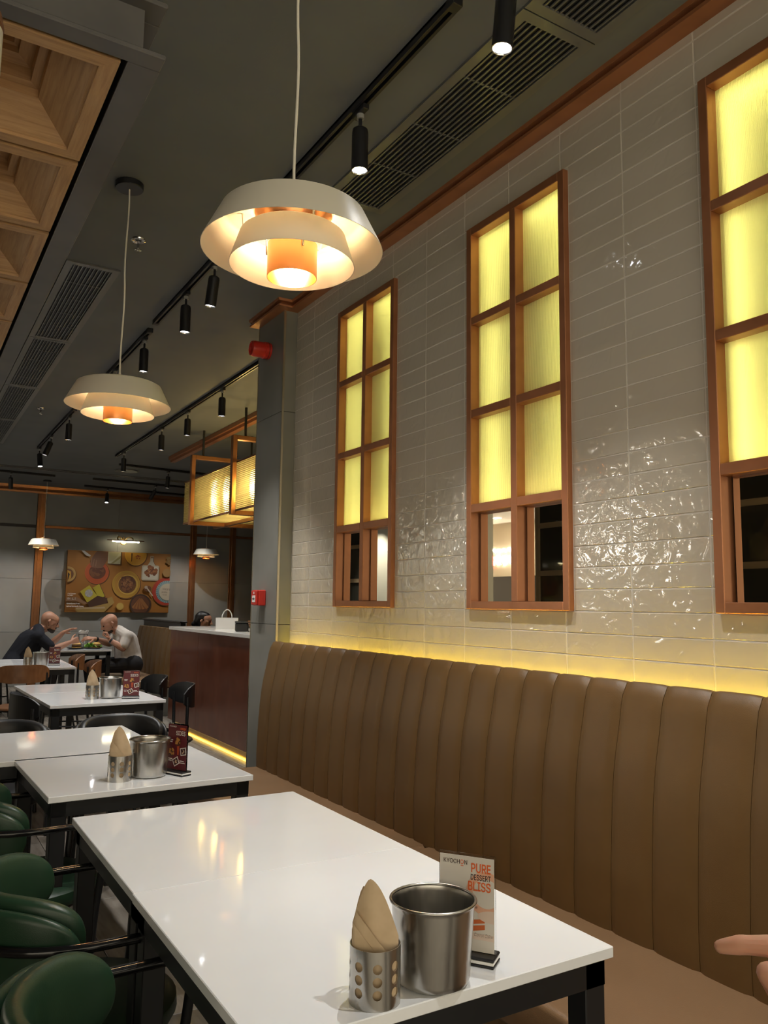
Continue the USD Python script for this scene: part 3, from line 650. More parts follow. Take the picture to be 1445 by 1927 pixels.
def T(s, h, x, y, m, parent, bold=False, name='lettering', dep=.0003, stretch=1., right=False, sh=0.):
    g = meshkit.text_mesh(s, h, dep, bold); v = g.vertices.copy()
    if right: v[:, 0] -= v[:, 0].max()
    v[:, 0] = v[:, 0]*stretch+v[:, 1]*sh; g.vertices = np.c_[v[:, 0]+x, -v[:, 2]-.0008, v[:, 1]+y]
    obj(name, g, m, parent)
def P2(poly, m, parent, name='print', dep=.0004, y=-.0006, z=0.0):
    poly = poly.intersection(sbox(0.0005, .0005, .0995, .1575))
    if poly.is_empty: return
    obj(name, prism(poly, dep, 'xz', y-dep), m, parent)
def disc(x, y, r, sy=1., n=28):
    import shapely.affinity as af
    return af.scale(Point(x, y).buffer(r, n//4), 1, sy)
def blobs(x, y, r, n, seed, rb=.3):
    from shapely import union_all
    g = np.random.default_rng(seed); q = [(r*.8*math.sqrt(g.random()), 2*PI*g.random()) for _ in range(n)]
    return [Point(x+a*math.cos(b), y+a*math.sin(b)).buffer(r*rb*(.6+.6*g.random()), 4) for a, b in q]
def menu_stand(label, x, y, z, rz, kind):
    t = thing('menu_stand', label, 'table sign', (x, y, z), rz)             # print faces -y; origin under the middle
    W, H = .104, .164; z0 = .016
    obj('base', [bx(-W/2-.002, W/2+.002, -.022, .022, 0, .0055, .002), bx(-W/2-.002, W/2+.002, -.022, .022, .0105, .016, .002)], MT['black_lamp'], t)
    obj('base_stripe', bx(-W/2-.001, W/2+.001, -.0215, .0215, .0056, .0104), MT['white_plastic'], t)
    obj('panel', bx(-W/2, W/2, -.0022, .0022, z0, z0+H, .0006), MT['acrylic'], t)
    s = UsdGeom.Xform.Define(stage, str(t.GetPath())+'/card'); s.AddTranslateOp().Set(Gf.Vec3d(-W/2+.002, -.0026, z0+.002)); c = s.GetPrim()
    w, h = W-.004, H-.006
    if kind == 'dessert':
        obj('sheet', bx(0, w, -.0004, .0002, 0, h), flat('card_white', (.66, .62, .56)), c)
        P2(disc(.086, .098, .037).difference(disc(.086, .098, .025)), flat('print_peach', (.72, .40, .27)), c)
        P2(disc(.10, .060, .03, .35).union(sbox(.045, .02, .102, .03)), flat('print_blush', (.70, .56, .47)), c, y=-.0007)
        cur = .0065
        for s_, m in (('KYOCH', flat('ink_brown', (.06, .035, .03))), ('O', flat('ink_orange', (.72, .13, .03))), ('N', flat('ink_brown', (.06, .035, .03)))):
            T(s_, .0074, cur, .1435, m, c, stretch=.86); xo = cur; cur += (meshkit.text_mesh(s_, .0074).bounds[1][0]+.0011)*.86
            if s_ == 'O': sx_ = xo+.0008
        P2(sbox(sx_, .1405, sx_+.0052, .1415), MT['ink_orange'] if 'ink_orange' in MT else flat('ink_orange', (.72, .13, .03)), c)
        for s_, hh, yy, m in (('PURE', .0148, .1325, 'ink_orange'), ('DESSERT', .0092, .1195, 'ink_brown'), ('BLISS', .0148, .1015, 'ink_orange')):
            T(s_, hh, w-.006, yy, MT[m], c, True, right=True, stretch={'PURE': .70, 'DESSERT': .66, 'BLISS': .72}[s_])
        P2(Polygon([(.018, .082), (.056, .078), (.058, .094), (.045, .096), (.020, .100)]), flat('print_chocolate', (.045, .015, .012)), c)
        T('Chocolate Cake', .0052, .024, .0715, MT['ink_brown'], c, sh=.2, stretch=.85)
        P2(Polygon([(.052, .050), (.082, .056), (.083, .049), (.052, .043)]), flat('print_carrot', (.55, .13, .035)), c); P2(Polygon([(.052, .040), (.083, .046), (.083, .038), (.050, .031)]), MT['print_carrot'], c)
        P2(Polygon([(.052, .060), (.062, .061), (.054, .055)]), MT['ink_orange'], c)
        T('Carrot Cake', .0052, .063, .0255, MT['ink_brown'], c, sh=.2, stretch=.85)
    else:
        obj('sheet', bx(0, w, -.0004, .0002, 0, h), flat('card_maroon', (.115, .012, .018)), c)
        wh, og = flat('ink_white', (.70, .66, .62)), flat('ink_orange', (.72, .13, .03))
        T('KYOCHON', .0052, .007, .1480, wh, c); T('CHICKEN', .0072, w-.008, .1415, og, c, True, right=True, stretch=.62); T('SIDES', .0150, w-.008, .1215, wh, c, True, right=True, stretch=.80)
        P2(Polygon([(.050, .088), (.062, .088), (.060, .052), (.052, .052)]), flat('print_rust', (.42, .07, .02)), c)
        for k, (x_, y_, r_) in enumerate([(.054, .098, .0155), (.022, .060, .0145)]):
            P2(disc(x_, y_, r_), flat('print_bowl', (.07, .025, .015)), c, y=-.0009)
            for b_ in blobs(x_, y_, r_, 9, k+3): P2(b_, flat('print_fry', (.46, .21, .05)), c, 'print', y=-.0012) if False else None
            from shapely import union_all
            P2(union_all(blobs(x_, y_, r_, 12, k+3)), flat('print_fry', (.46, .21, .05)), c, y=-.0013)
        import shapely.affinity as af
        for (x_, y_, a_) in ((.084, .066, 12), (.047, .028, 28)):
            P2(af.rotate(sbox(x_-.0155, y_-.0135, x_+.0155, y_+.0135), a_), MT['ink_white'], c, y=-.0009)
            P2(af.rotate(sbox(x_-.0115, y_-.010, x_+.0115, y_+.010), a_), flat('print_plum', (.05, .012, .015)), c, y=-.0013)
            P2(union_all(blobs(x_, y_, .008, 6, int(x_*1e4))), flat('print_cream', (.62, .45, .28)), c, y=-.0017)
        for (x_, y_, ww) in ((.006, .1005, .021), (.008, .094, .017), (.005, .034, .022), (.007, .0275, .016), (.066, .030, .022), (.066, .0235, .028)):
            P2(sbox(x_, y_, x_+ww, y_+.0034), MT['ink_white'], c)
    return t
napkin_holder('perforated steel napkin holder on the foreground table', .690, 1.155, .75, 0)
bucket('round steel bucket on the foreground table', .808, 1.165, .75)
menu_stand('white acrylic dessert sign on the foreground table', .906, 1.200, .75, -54, 'dessert')
def tset(row, lab, hx, hy, bx_, by, mx, my, mr, z=.75):
    napkin_holder('perforated steel napkin holder on the %s' % lab, hx, hy, z, 10*row)
    bucket('round steel bucket on the %s' % lab, bx_, by, z)
    menu_stand('maroon sides sign on the %s' % lab, mx, my, z, mr, 'sides')
tset(2, 'second row table', .710, 2.945, .819, 2.970, .914, 2.950, -66)
tset(3, 'third row table', 1.115, 5.44, 1.229, 5.455, 1.338, 5.36, -12)
tset(4, 'fourth row table', 1.108, 8.336, 1.222, 8.362, 1.349, 8.382, -10)

# ================================================================== FAR SIDE OF THE ROOM
# ---- counter
ct = thing('counter', 'glossy red-brown service counter with white top and glowing plinth', 'counter', (2.66, 0, 0))
for a, b in ((4.95, 6.48), (6.483, 8.04), (8.043, 9.0)): obj('front_panel', bx(0, .02, a, b, .095, 1.064, .001), MT['counter'], ct)
obj('end_panel', bx(.02, .60, 8.98, 9.0, .095, 1.064), MT['counter'], ct)
obj('carcass', bx(.022, .60, 4.95, 8.978, .10, 1.064), MT['black'], ct)
obj('counter_top', bx(-.02, .63, 4.95, 9.02, 1.066, 1.100, .003), MT['counter_top'], ct)
obj('plinth', bx(.045, .58, 4.95, 8.96, 0, .094), MT['gold'], ct)
obj('plinth_light', bx(.030, .044, 4.95, 8.95, .004, .020), MT['led_counter'], ct, label='yellow light strip along the floor under the counter')
# ---- canopy of copper portals and reeded glass above the counter
cp = thing('counter_canopy', 'copper framed canopy with glowing reeded glass above the counter', 'canopy', (2.66, 0, 0))
W_ = .78
for y in (5.95, 7.20, 8.45):
    obj('portal', [bx(-.022, .022, y-.03, y+.03, 2.20, 2.965, .003), bx(W_-.022, W_+.022, y-.03, y+.03, 2.20, 2.965, .003), bx(.022, W_-.022, y-.03, y+.03, 2.20, 2.244, .003), bx(.022, W_-.022, y-.03, y+.03, 2.921, 2.965, .003)], MT['copper_wall'], cp)
    for a in (.1, W_-.12): obj('hanger', bx(a, a+.02, y-.008, y+.008, 2.965, CEIL), MT['black'], cp)
def reeds(p0, du, dv, nu, amp, nrm):
    """ribbed sheet: ribs run along du"""
    n = int(np.linalg.norm(dv)/.018); t = np.linspace(0, 1, 4*n+1); h = amp*np.abs(np.sin(PI*n*t))
    P = np.array([[np.array(p0)+np.array(du)*s+np.array(dv)*q+np.array(nrm)*hh for s in (0, 1)] for q, hh in zip(t, h)])
    return grid(P)
za, zb = 2.25, 2.70
obj('front_glass', reeds((.030, 5.2, za), (0, 3.60, 0), (0, 0, zb-za), 2, .006, (-1, 0, 0)), MT['reed'], cp, smooth=True)
obj('back_glass', reeds((W_-.03, 5.2, za), (0, 3.60, 0), (0, 0, zb-za), 2, .006, (1, 0, 0)), MT['reed'], cp, smooth=True)
obj('end_glass', reeds((.034, 8.795, za), (W_-.07, 0, 0), (0, 0, zb-za), 2, .006, (0, 1, 0)), MT['reed'], cp, smooth=True)
obj('bottom_glass', reeds((.034, 5.2, za), (0, 3.59, 0), (W_-.07, 0, 0), 2, .005, (0, 0, -1)), MT['reed'], cp, smooth=True)
for z in (za-.012, zb+.002):
    obj('edge_rail', [bx(.022, .036, 5.2, 8.80, z-.006, z+.012), bx(W_-.036, W_-.022, 5.2, 8.80, z-.006, z+.012), bx(.022, W_-.022, 8.796, 8.808, z-.006, z+.012)], MT['wood_dark'], cp)
obj('mid_rail', bx(W_/2-.02, W_/2+.02, 5.2, 8.80, 2.205, 2.240), MT['copper_wall'], cp)
for k, y in enumerate((5.7, 6.55, 6.95, 7.7, 8.15)):
    b_ = obj('bulb', ball((W_*(.42, .55, .3, .38, .5)[k], y, 2.46), (.055, .055, .065), 2), MT['amber'], cp, smooth=True)
    obj('socket', cyl(.016, 2.51, 2.72, 12, W_*(.42, .55, .3, .38, .5)[k], y), MT['copper_wall'], b_)
struct('trim_3', [bx(2.90, 2.985, 7.35-2.4, 10.25, 3.205, 3.25), bx(2.925, 2.985, 7.35-2.4, 10.25, 3.175, 3.205)], MT['copper'])
# ---- things standing on the counter
pb = thing('paper_bag', 'white paper carrier bag with twisted handle standing on the counter', 'bag', (2.95, 8.02, 1.10), -24)
sh_ = .13
bg = trimesh.convex.convex_hull(np.array([(x*sx, y*sy, z) for z, sx, sy in ((0, 1, 1), (.115, 1.03, .55)) for x in (-.11, .11) for y in (-.05, .05)]))
obj('bag_body', bg, MT['paper'], pb); obj('bag_fold', bx(-.114, .114, -.0285, .0285, .100, .117), MT['paper'], pb)
for s in (-1, 1): obj('handle', tube(spline([(-.045, s*.022, .105), (-.042, s*.02, .16), (0, s*.016, .20), (.042, s*.02, .16), (.045, s*.022, .105)], 18), .005, 8), MT['napkin'] if False else MT['paper'], pb, smooth=60)
bk = thing('black_box', 'black ribbed box on the counter in front of the paper bag', 'box', (2.87, 7.40, 1.10), 70)
obj('body', bx(-.13, .13, -.06, .06, 0, .078, .008), MT['black_leather'], bk); obj('lid', bx(-.134, .134, -.064, .064, .079, .094, .006), MT['black'], bk)
for k in range(9): obj('rib', bx(-.115+.0275*k, -.105+.0275*k, -.064, -.060, .006, .072), MT['black'], bk)
ba = thing('wicker_basket', 'low brown wicker basket on the counter beside the column', 'basket', (2.93, 7.02, 1.10))
rows_ = []
obj('weave', cat_([tube([( (.10+.028*k/6)*math.cos(a)*(1+.03*math.sin(8*a+PI*k)), (.10+.028*k/6)*math.sin(a)*(1+.03*math.sin(8*a+PI*k)), .010+.015*k) for a in np.linspace(0, 2*PI, 40, endpoint=False)], .009, 6, closed=True) for k in range(7)]), MT['wood_brown'], ba, smooth=60)
obj('base', cyl(.098, 0, .008, 24), MT['wood_brown'], ba)
for k in range(6): obj('pastry', ball((.055*math.cos(k), .055*math.sin(k), .10), (.04, .032, .024), 2), flat('pastry', (.42, .21, .06), .6), ba, smooth=True)
# ---- red sounder and call point on the column
so = thing('alarm_sounder', 'red cylindrical fire alarm sounder high on the grey column', 'fire alarm', (XC, 4.73, 3.0))
obj('base', lathe([(0, 0), (.053, 0), (.055, -.006), (.055, -.040), (.050, -.044), (0, -.044)], 36, axis='x'), MT['red'], so, smooth=30)
obj('horn', lathe([(0, -.044), (.050, -.044), (.051, -.050), (.051, -.108), (.046, -.124), (.036, -.126), (.034, -.112), (.020, -.098), (0, -.096)], 36, axis='x'), MT['red'], so, smooth=30)
obj('seam', lathe([(.0555, -.012), (.0555, -.020)], 36, axis='x'), flat('dark_red', (.18, .012, .01)), so)
cpnt = thing('call_point', 'red square fire alarm call point on the grey column', 'fire alarm', (XC, 4.71, 1.404))
obj('back_box', bx(-.050, 0, -.048, .048, -.048, .048, .005), MT['red'], cpnt); obj('front_plate', bx(-.062, -.051, -.045, .045, -.045, .045, .004), MT['red'], cpnt)
obj('element', bx(-.0635, -.062, -.024, .024, -.028, .014, .0005), MT['white_plastic'], cpnt)
obj('symbol', [cat_([mv(lathe([(0, -.0643), (.008, -.0643)], 16, axis='x'), 0, 0, -.007)]), bx(-.0645, -.0635, -.020, -.010, -.009, -.005), bx(-.0645, -.0635, .010, .020, -.009, -.005)], MT['black'], cpnt)
obj('flame_mark', bx(-.0630, -.0620, -.006, .006, .022, .036), MT['white_plastic'], cpnt)

# ---- food picture with its brass lamp
from shapely import union_all, affinity as af
PW, PH = 1.725, 1.032
fpz = thing('food_picture', 'large orange printed picture of dishes seen from above on far wall', 'picture', (2.388, YF-.062, 1.185))
obj('canvas', bx(0, PW, 0, .055, 0, PH, .002), flat('print_ochre', (.27, .112, .020), .45), fpz)
FR = sbox(.004, .004, PW-.004, PH-.004); lay = [0]
def pr(poly, col, name='print', rough=.5):
    poly = poly.intersection(FR)
    if poly.is_empty: return
    lay[0] += 1; col = tuple(.66*c for c in col)
    key = 'pic_%02d%02d%02d' % tuple(int(c*99) for c in col)
    obj(name, prism(poly, .0004, 'xz', -.0004-.0004*lay[0]), flat(key, col, rough), fpz)
def U(X, Y): return ((X-140)/1165*PW, PH*(920-Y)/690)
def Cq(X, Y, R, sy=1.): return af.scale(Point(*U(X, Y)).buffer(R, 12), 1, sy)
def PL(*pts): return Polygon([U(*p) for p in pts])
def plate(X, Y, R, rim, well, k=.72): pr(Cq(X+6, Y+8, R*1.03), (.16, .06, .012)); pr(Cq(X, Y, R), rim); pr(Cq(X, Y, R*.93), tuple(np.array(rim)*.88)); pr(Cq(X, Y, R*k), well)
def food(X, Y, R, cols, seed, n=14, rb=.28):
    x, y = U(X, Y)
    for i, c in enumerate(cols): pr(union_all(blobs(x, y, R*(1-.10*i), n, seed+i, rb*(1-.25*i))), c)
plate(465, 472, .195, (.58, .11, .025), (.50, .09, .02)); pr(Cq(470, 465, .135, .9), (.15, .045, .015)); food(470, 460, .13, [(.20, .07, .022), (.12, .035, .012)], 11, 10, .3)
pr(PL((455, 232), (580, 232), (572, 330), (520, 420), (470, 425), (405, 415), (385, 350), (415, 290)), (.22, .10, .05), 'print')
for k, (a, b) in enumerate([((405, 300), (392, 395)), ((428, 320), (415, 410)), ((455, 330), (445, 405))]): pr(Polygon([U(a[0]-5, a[1]), U(a[0]+6, a[1]), U(b[0]+6, b[1]), U(b[0]-5, b[1])]), (.30, .15, .08))
pr(PL((580, 225), (735, 225), (735, 383), (580, 376)), (.14, .055, .012)); pr(PL((580, 225), (722, 225), (720, 372), (578, 366)), (.62, .58, .40)); pr(PL((612, 366), (722, 270), (722, 300), (640, 366)), (.40, .34, .16)); pr(PL((590, 240), (710, 240), (640, 330), (590, 345)), (.55, .50, .30))
plate(893, 255, .185, (.66, .33, .03), (.60, .29, .03)); pr(PL((838, 240), (858, 240), (852, 335), (842, 335)), (.16, .05, .015)); food(922, 280, .05, [(.28, .06, .02), (.45, .12, .04)], 23, 7)
hb = union_all([af.scale(sbox(U(968, 548)[0], U(968, 548)[1], U(1170, 372)[0], U(1170, 372)[1]).buffer(-.03).buffer(.03), 1, 1), PL((1030, 380), (1062, 325), (1064, 262), (1098, 262), (1098, 325), (1128, 380))])
pr(af.translate(hb, .012, -.012), (.14, .05, .012)); pr(hb, (.50, .44, .32)); pr(af.scale(hb.intersection(sbox(0, U(0, 548)[1], PW, U(0, 372)[1])), .86, .84), (.60, .54, .42)); pr(Cq(1081, 278, .016), (.25, .12, .03))
food(1080, 450, .115, [(.26, .085, .02), (.16, .045, .012), (.36, .14, .04)], 31, 13, .3)
plate(797, 598, .235, (.50, .27, .03), (.42, .20, .025), .80); pr(Cq(818, 602, .170), (.58, .36, .06)); pr(Cq(810, 600, .150), (.16, .055, .015)); food(805, 595, .145, [(.10, .03, .010), (.20, .075, .022), (.30, .13, .045)], 41, 20, .25)
plate(1262, 672, .240, (.50, .055, .025), (.50, .055, .025), .90); pr(Cq(1275, 675, .195), (.30, .44, .46))
for k in range(34):
    a = 2*PI*k/34; x, y = U(1275, 675); pr(Polygon([(x+.19*math.cos(a-.03), y+.19*math.sin(a-.03)), (x+.19*math.cos(a+.03), y+.19*math.sin(a+.03)), (x+.15*math.cos(a), y+.15*math.sin(a))]), (.10, .20, .25))
pr(Cq(1280, 678, .148), (.62, .55, .42))
def pt(s, h, X, Y, col, bold=False, st=.9):
    x, y = U(X, Y); g = meshkit.text_mesh(s, h, .0004, bold); v = g.vertices; lay[0] += 1
    g.vertices = np.c_[v[:, 0]*st+x, -v[:, 2]-.0004*lay[0], v[:, 1]+y]; obj('lettering', g, flat('pic_ink_%02d' % int(col[0]*99), col), fpz)
pt('Happy', .036, 1220, 655, (.12, .10, .09)); pt('Birthday', .030, 1212, 690, (.12, .10, .09), st=.62); pt('to you', .026, 1225, 718, (.12, .10, .09), st=.7)
plate(968, 828, .180, (.06, .03, .018), (.14, .05, .02), .86)
for k in range(9):
    a = -1.1+.28*k; x, y = U(968+ (k-4)*11, 820); pr(af.rotate(sbox(x-.018, y-.085, x+.018, y+.085).buffer(.008), math.degrees(a)*.6), ((.34, .14, .04), (.24, .085, .025))[k % 2])
plate(150, 500, .125, (.60, .38, .12), (.20, .08, .03)); pr(PL((140, 455), (180, 470), (188, 540), (150, 580)), (.66, .36, .05)); pr(PL((150, 480), (170, 500), (150, 590)), (.03, .012, .01))
pr(PL((270, 222), (300, 225), (385, 285), (375, 297), (330, 285)), (.66, .60, .52))
pr(PL((440, 640), (495, 600), (570, 745), (545, 765)), (.10, .04, .015)); pr(PL((423, 645), (493, 602), (560, 740), (500, 765)), (.58, .47, .04)); pr(PL((290, 690), (385, 618), (480, 735), (372, 812)), (.60, .50, .05)); pr(PL((372, 812), (480, 735), (600, 760), (590, 815), (400, 868)), (.085, .035, .018))
for k in range(11):
    a = 2*PI*k/11; x, y = U(385, 708); pr(af.rotate(sbox(x+.032*math.cos(a)-.024, y+.032*math.sin(a)-.018, x+.032*math.cos(a)+.024, y+.032*math.sin(a)+.018).buffer(.006), math.degrees(a)), (.58, .56, .56) if k % 2 else (.48, .46, .47))
pr(PL((240, 880), (420, 860), (600, 815), (585, 765), (640, 740), (668, 810), (560, 918), (265, 918)), (.42, .26, .07)); pr(PL((250, 870), (560, 855), (575, 875), (260, 888)), (.55, .40, .22))
pr(PL((135, 760), (250, 750), (330, 790), (378, 822), (345, 832), (270, 800), (140, 800)), (.36, .19, .10))
pr(Cq(735, 850, .062), (.50, .31, .06)); pr(Cq(735, 846, .050), (.56, .37, .09)); pr(Cq(1260, 455, .075), (.36, .20, .06)); food(1285, 310, .09, [(.22, .11, .02), (.30, .17, .04)], 55, 6, .35)
pr(Cq(1040, 645, .065, .8), (.17, .06, .02)); pr(PL((1015, 625), (1028, 618), (1108, 722), (1098, 730)), (.62, .50, .38)); pr(Cq(1022, 628, .028), (.50, .40, .32))
pt('KYOCHON', .020, 158, 722, (.80, .76, .70), True); pt('HONEY', .020, 158, 742, (.80, .76, .70), True)
def strokes(rects):
    for (a, b, c, d) in rects: pr(PL((a, b), (c, b), (c, d), (a, d)), (.80, .76, .70))
strokes([(158, 757, 174, 760), (152, 762, 180, 765), (183, 757, 187, 783), (178, 770, 184, 773), (208, 758, 213, 782), (208, 778, 230, 782), (237, 756, 242, 784)])
pr(Cq(166, 773, .012).difference(Cq(166, 773, .006)), (.80, .76, .70))
pt('Sweetness from', .026, 150, 832, (.80, .76, .70), True, .78); pt('natural domestic honey', .026, 150, 862, (.80, .76, .70), True, .70)
pl = thing('picture_lamp', 'slim brass picture lamp glowing above the food picture', 'wall lamp', (3.295, YF, 2.40))
obj('mount', [lathe([(0, -.02), (.05, -.02), (.06, 0)], 24, axis='y'), cyl(.02, .0, .07, 12, 0, -.03)], MT['gold'], pl, smooth=40)
for s in (-1, 1): obj('arm', tube(spline([(s*.03, -.02, .03), (s*.10, -.08, .075), (s*.13, -.15, .03), (s*.09, -.18, .0)], 14), .010, 8), MT['gold'], pl, smooth=60)
obj('shade_bar', trimesh.convex.convex_hull(np.array([(x, y, z) for x, w in ((-.31, .006), (-.24, .03), (.24, .03), (.31, .006)) for y, z in ((-.18-w, .0), (-.18+w, .0), (-.18, .018))])), MT['wood_dark'], pl)
obj('tube_light', tube([(-.225, -.18, -.012), (.225, -.18, -.012)], .012, 10), glow('tube_light', (1.0, .90, .58), 22.), pl, smooth=60)
# ---- the mall seen in the mirrors: downlights, a lit sign
for k, (x, y) in enumerate([(-3.9, 9.6), (-4.6, 10.6), (-5.3, 11.6), (-4.0, 11.4), (-5.2, 9.8), (-4.6, 12.6), (-4.2, 8.4), (-5.0, 8.0), (-5.0, 9.0), (-4.2, 7.2)]):
    t = thing('mall_downlight', 'round white downlight in the mall ceiling, seen only in the mirrors', 'downlight', (x, y, 3.0), group='mall downlights')
    obj('ring', lathe([(.07, -.004), (.095, -.006), (.10, 0)], 24), MT['white_plastic'], t); obj('diffuser', lathe([(0, -.003), (.07, -.003)], 24), glow('mall_light', (1.0, .90, .72), 260.) if k == 0 else '/World/Looks/mall_light', t)
def sign(label, y0, n, step, zs, seed, red):
    sg = thing('shop_sign', label, 'sign', (-5.99, y0, 2.15)); g_ = np.random.default_rng(seed)
    for k in range(n):
        y = .12+step*k; a = g_.random(6)
        obj('sign_stroke', [tube(spline([(0, y+.05*a[0], .02+.05*a[1]), (0, y+.06, .16*a[2]+.02), (0, y+.10+.03*a[3], .13), (0, y+.02, .18)], 10), .028, 6)], MT['sign_red'] if k == red else MT['sign_white'], sg)
        obj('sign_stroke', [tube(spline([(0, y, zs), (0, y+.05*a[4], zs+.05), (0, y+.09, zs+.02+.05*a[5])], 8), .018, 6)], MT['sign_white'], sg)
MT['sign_white'], MT['sign_red'] = glow('sign_white', (1, .95, .88), 42.), glow('sign_red', (1, .08, .06), 30.)
sign('glowing white and red shop sign across the mall, seen in the middle window mirror', 11.6, 9, .16, .28, 5, 5)
sign('broad white shop sign opposite the entrance, seen only as glints in the tiles', 8.55, 10, .17, .34, 6, -1)

# ================================================================== PEOPLE
def hullm(*sp):
    return m3.Manifold.batch_hull([m3.Manifold.sphere(r, 14).translate([float(v) for v in c]) for c, r in sp])
def chain(pts): return [hullm(pts[i], pts[i+1]) for i in range(len(pts)-1)]
def skinned(parts, edge, it=12, lam=.5):
    m = m3.Manifold.batch_boolean(parts, m3.OpType.Add).refine_to_length(edge)
    v = m.to_mesh(); t = trimesh.Trimesh(v.vert_properties[:, :3], v.tri_verts, process=True)
    trimesh.smoothing.filter_taubin(t, lamb=lam, nu=lam+.03, iterations=it); return t
V = lambda *a: np.array(a, float)
def unit(v): return v/np.linalg.norm(v)
def axrot(v, ax, a): return v*math.cos(a)+np.cross(ax, v)*math.sin(a)+ax*(ax@v)*(1-math.cos(a))
def hand_parts(w, d, n, side, curls, thumb=(.7, .5), s=1.0):
    """w wrist, d towards the fingers, n palm normal, side = thumb side (+1/-1 of d x n); curls: four triples of degrees"""
    d = unit(d); n = unit(n-d*(n@d)); b = np.cross(d, n)*side; P = []
    kn = [w+d*.092*s+b*x*s for x in (.030, .010, -.010, -.028)]
    P.append(hullm((w, .023*s), (w+d*.03*s+b*.016*s, .017*s), (w+d*.03*s-b*.016*s, .017*s), (kn[0]-d*.008*s, .0125*s), (kn[1]-d*.004*s, .0125*s)))
    P.append(hullm((w+d*.03*s-b*.016*s, .016*s), (kn[1]-d*.006*s, .012*s), (kn[2]-d*.006*s, .012*s), (kn[3]-d*.010*s, .011*s), (w+d*.02*s, .02*s)))
    for i, (L, c) in enumerate(zip((.074, .082, .076, .060), curls)):
        L *= s; p = kn[i]; dd = axrot(d, unit(np.cross(n, d)), 0); r = (.0095, .0098, .0094, .0084)[i]*s; a = 0
        dd = unit(d+b*(.09, .02, -.04, -.11)[i]); ax = unit(np.cross(dd, n))
        for f, ang, r1 in zip((.46, .30, .24), c, (.93, .86, .72)):
            dd = axrot(dd, ax, math.radians(ang)); q = p+dd*L*f; P.append(hullm((p, r), (q, r*r1/(.93 if r1 == .93 else 1)*.96))); p = q; r *= .93
    p = w+d*.022*s+b*.020*s; td = unit(b*thumb[0]+d*thumb[1]+n*.35); q = p+td*.040*s; td2 = unit(td+d*.5); e = q+td2*.032*s; td3 = unit(td2+d*.3); g = e+td3*.022*s
    P += [hullm((p, .016*s), (q, .0125*s)), hullm((q, .0115*s), (e, .0105*s)), hullm((e, .0105*s), (g, .0085*s))]
    return P
def head_parts(c, f, u, s=1.0):
    f = unit(f); u = unit(u-f*(u@f)); r = np.cross(f, u); L = lambda a, b, h: c+(f*a+r*b+u*h)*s
    P = [hullm((L(-.022, 0, .034), .083*s), (L(.030, 0, .030), .070*s), (L(-.02, 0, -.005), .072*s)),
         hullm((L(.040, .030, .0), .042*s), (L(.040, -.030, .0), .042*s), (L(.058, 0, -.040), .036*s), (L(.062, .0, -.088), .024*s), (L(.005, .046, -.062), .024*s), (L(.005, -.046, -.062), .024*s), (L(0, 0, .03), .072*s)),
         hullm((L(.088, 0, .012), .008*s), (L(.112, 0, -.024), .010*s), (L(.092, .012, -.030), .008*s), (L(.092, -.012, -.030), .008*s)),
         hullm((L(.080, .034, .022), .010*s), (L(.092, 0, .022), .010*s), (L(.080, -.034, .022), .010*s)),
         hullm((L(.086, .018, -.056), .007*s), (L(.094, 0, -.054), .008*s), (L(.086, -.018, -.056), .007*s)), hullm((L(.084, .014, -.066), .007*s), (L(.091, 0, -.066), .008*s), (L(.084, -.014, -.066), .007*s))]
    for q in (1, -1): P.append(hullm((L(-.008, q*.078, .016), .012*s), (L(-.016, q*.088, .0), .012*s), (L(-.004, q*.078, -.024), .009*s)))
    eyes = [ball(L(.083, q*.031, .004), .0085*s, 1) for q in (1, -1)]
    beard = [hullm((L(.066, 0, -.092), .0255*s), (L(.020, .040, -.080), .0225*s), (L(.020, -.040, -.080), .0225*s), (L(.076, .010, -.084), .018*s), (L(.076, -.010, -.084), .018*s)), hullm((L(.088, .020, -.050), .0055*s), (L(.0955, 0, -.046), .0065*s), (L(.088, -.020, -.050), .0055*s)), hullm((L(.020, .040, -.078), .021*s), (L(.004, .0575, -.045), .014*s)), hullm((L(.020, -.040, -.078), .021*s), (L(.004, -.0575, -.045), .014*s))]
    return P, eyes, beard, L
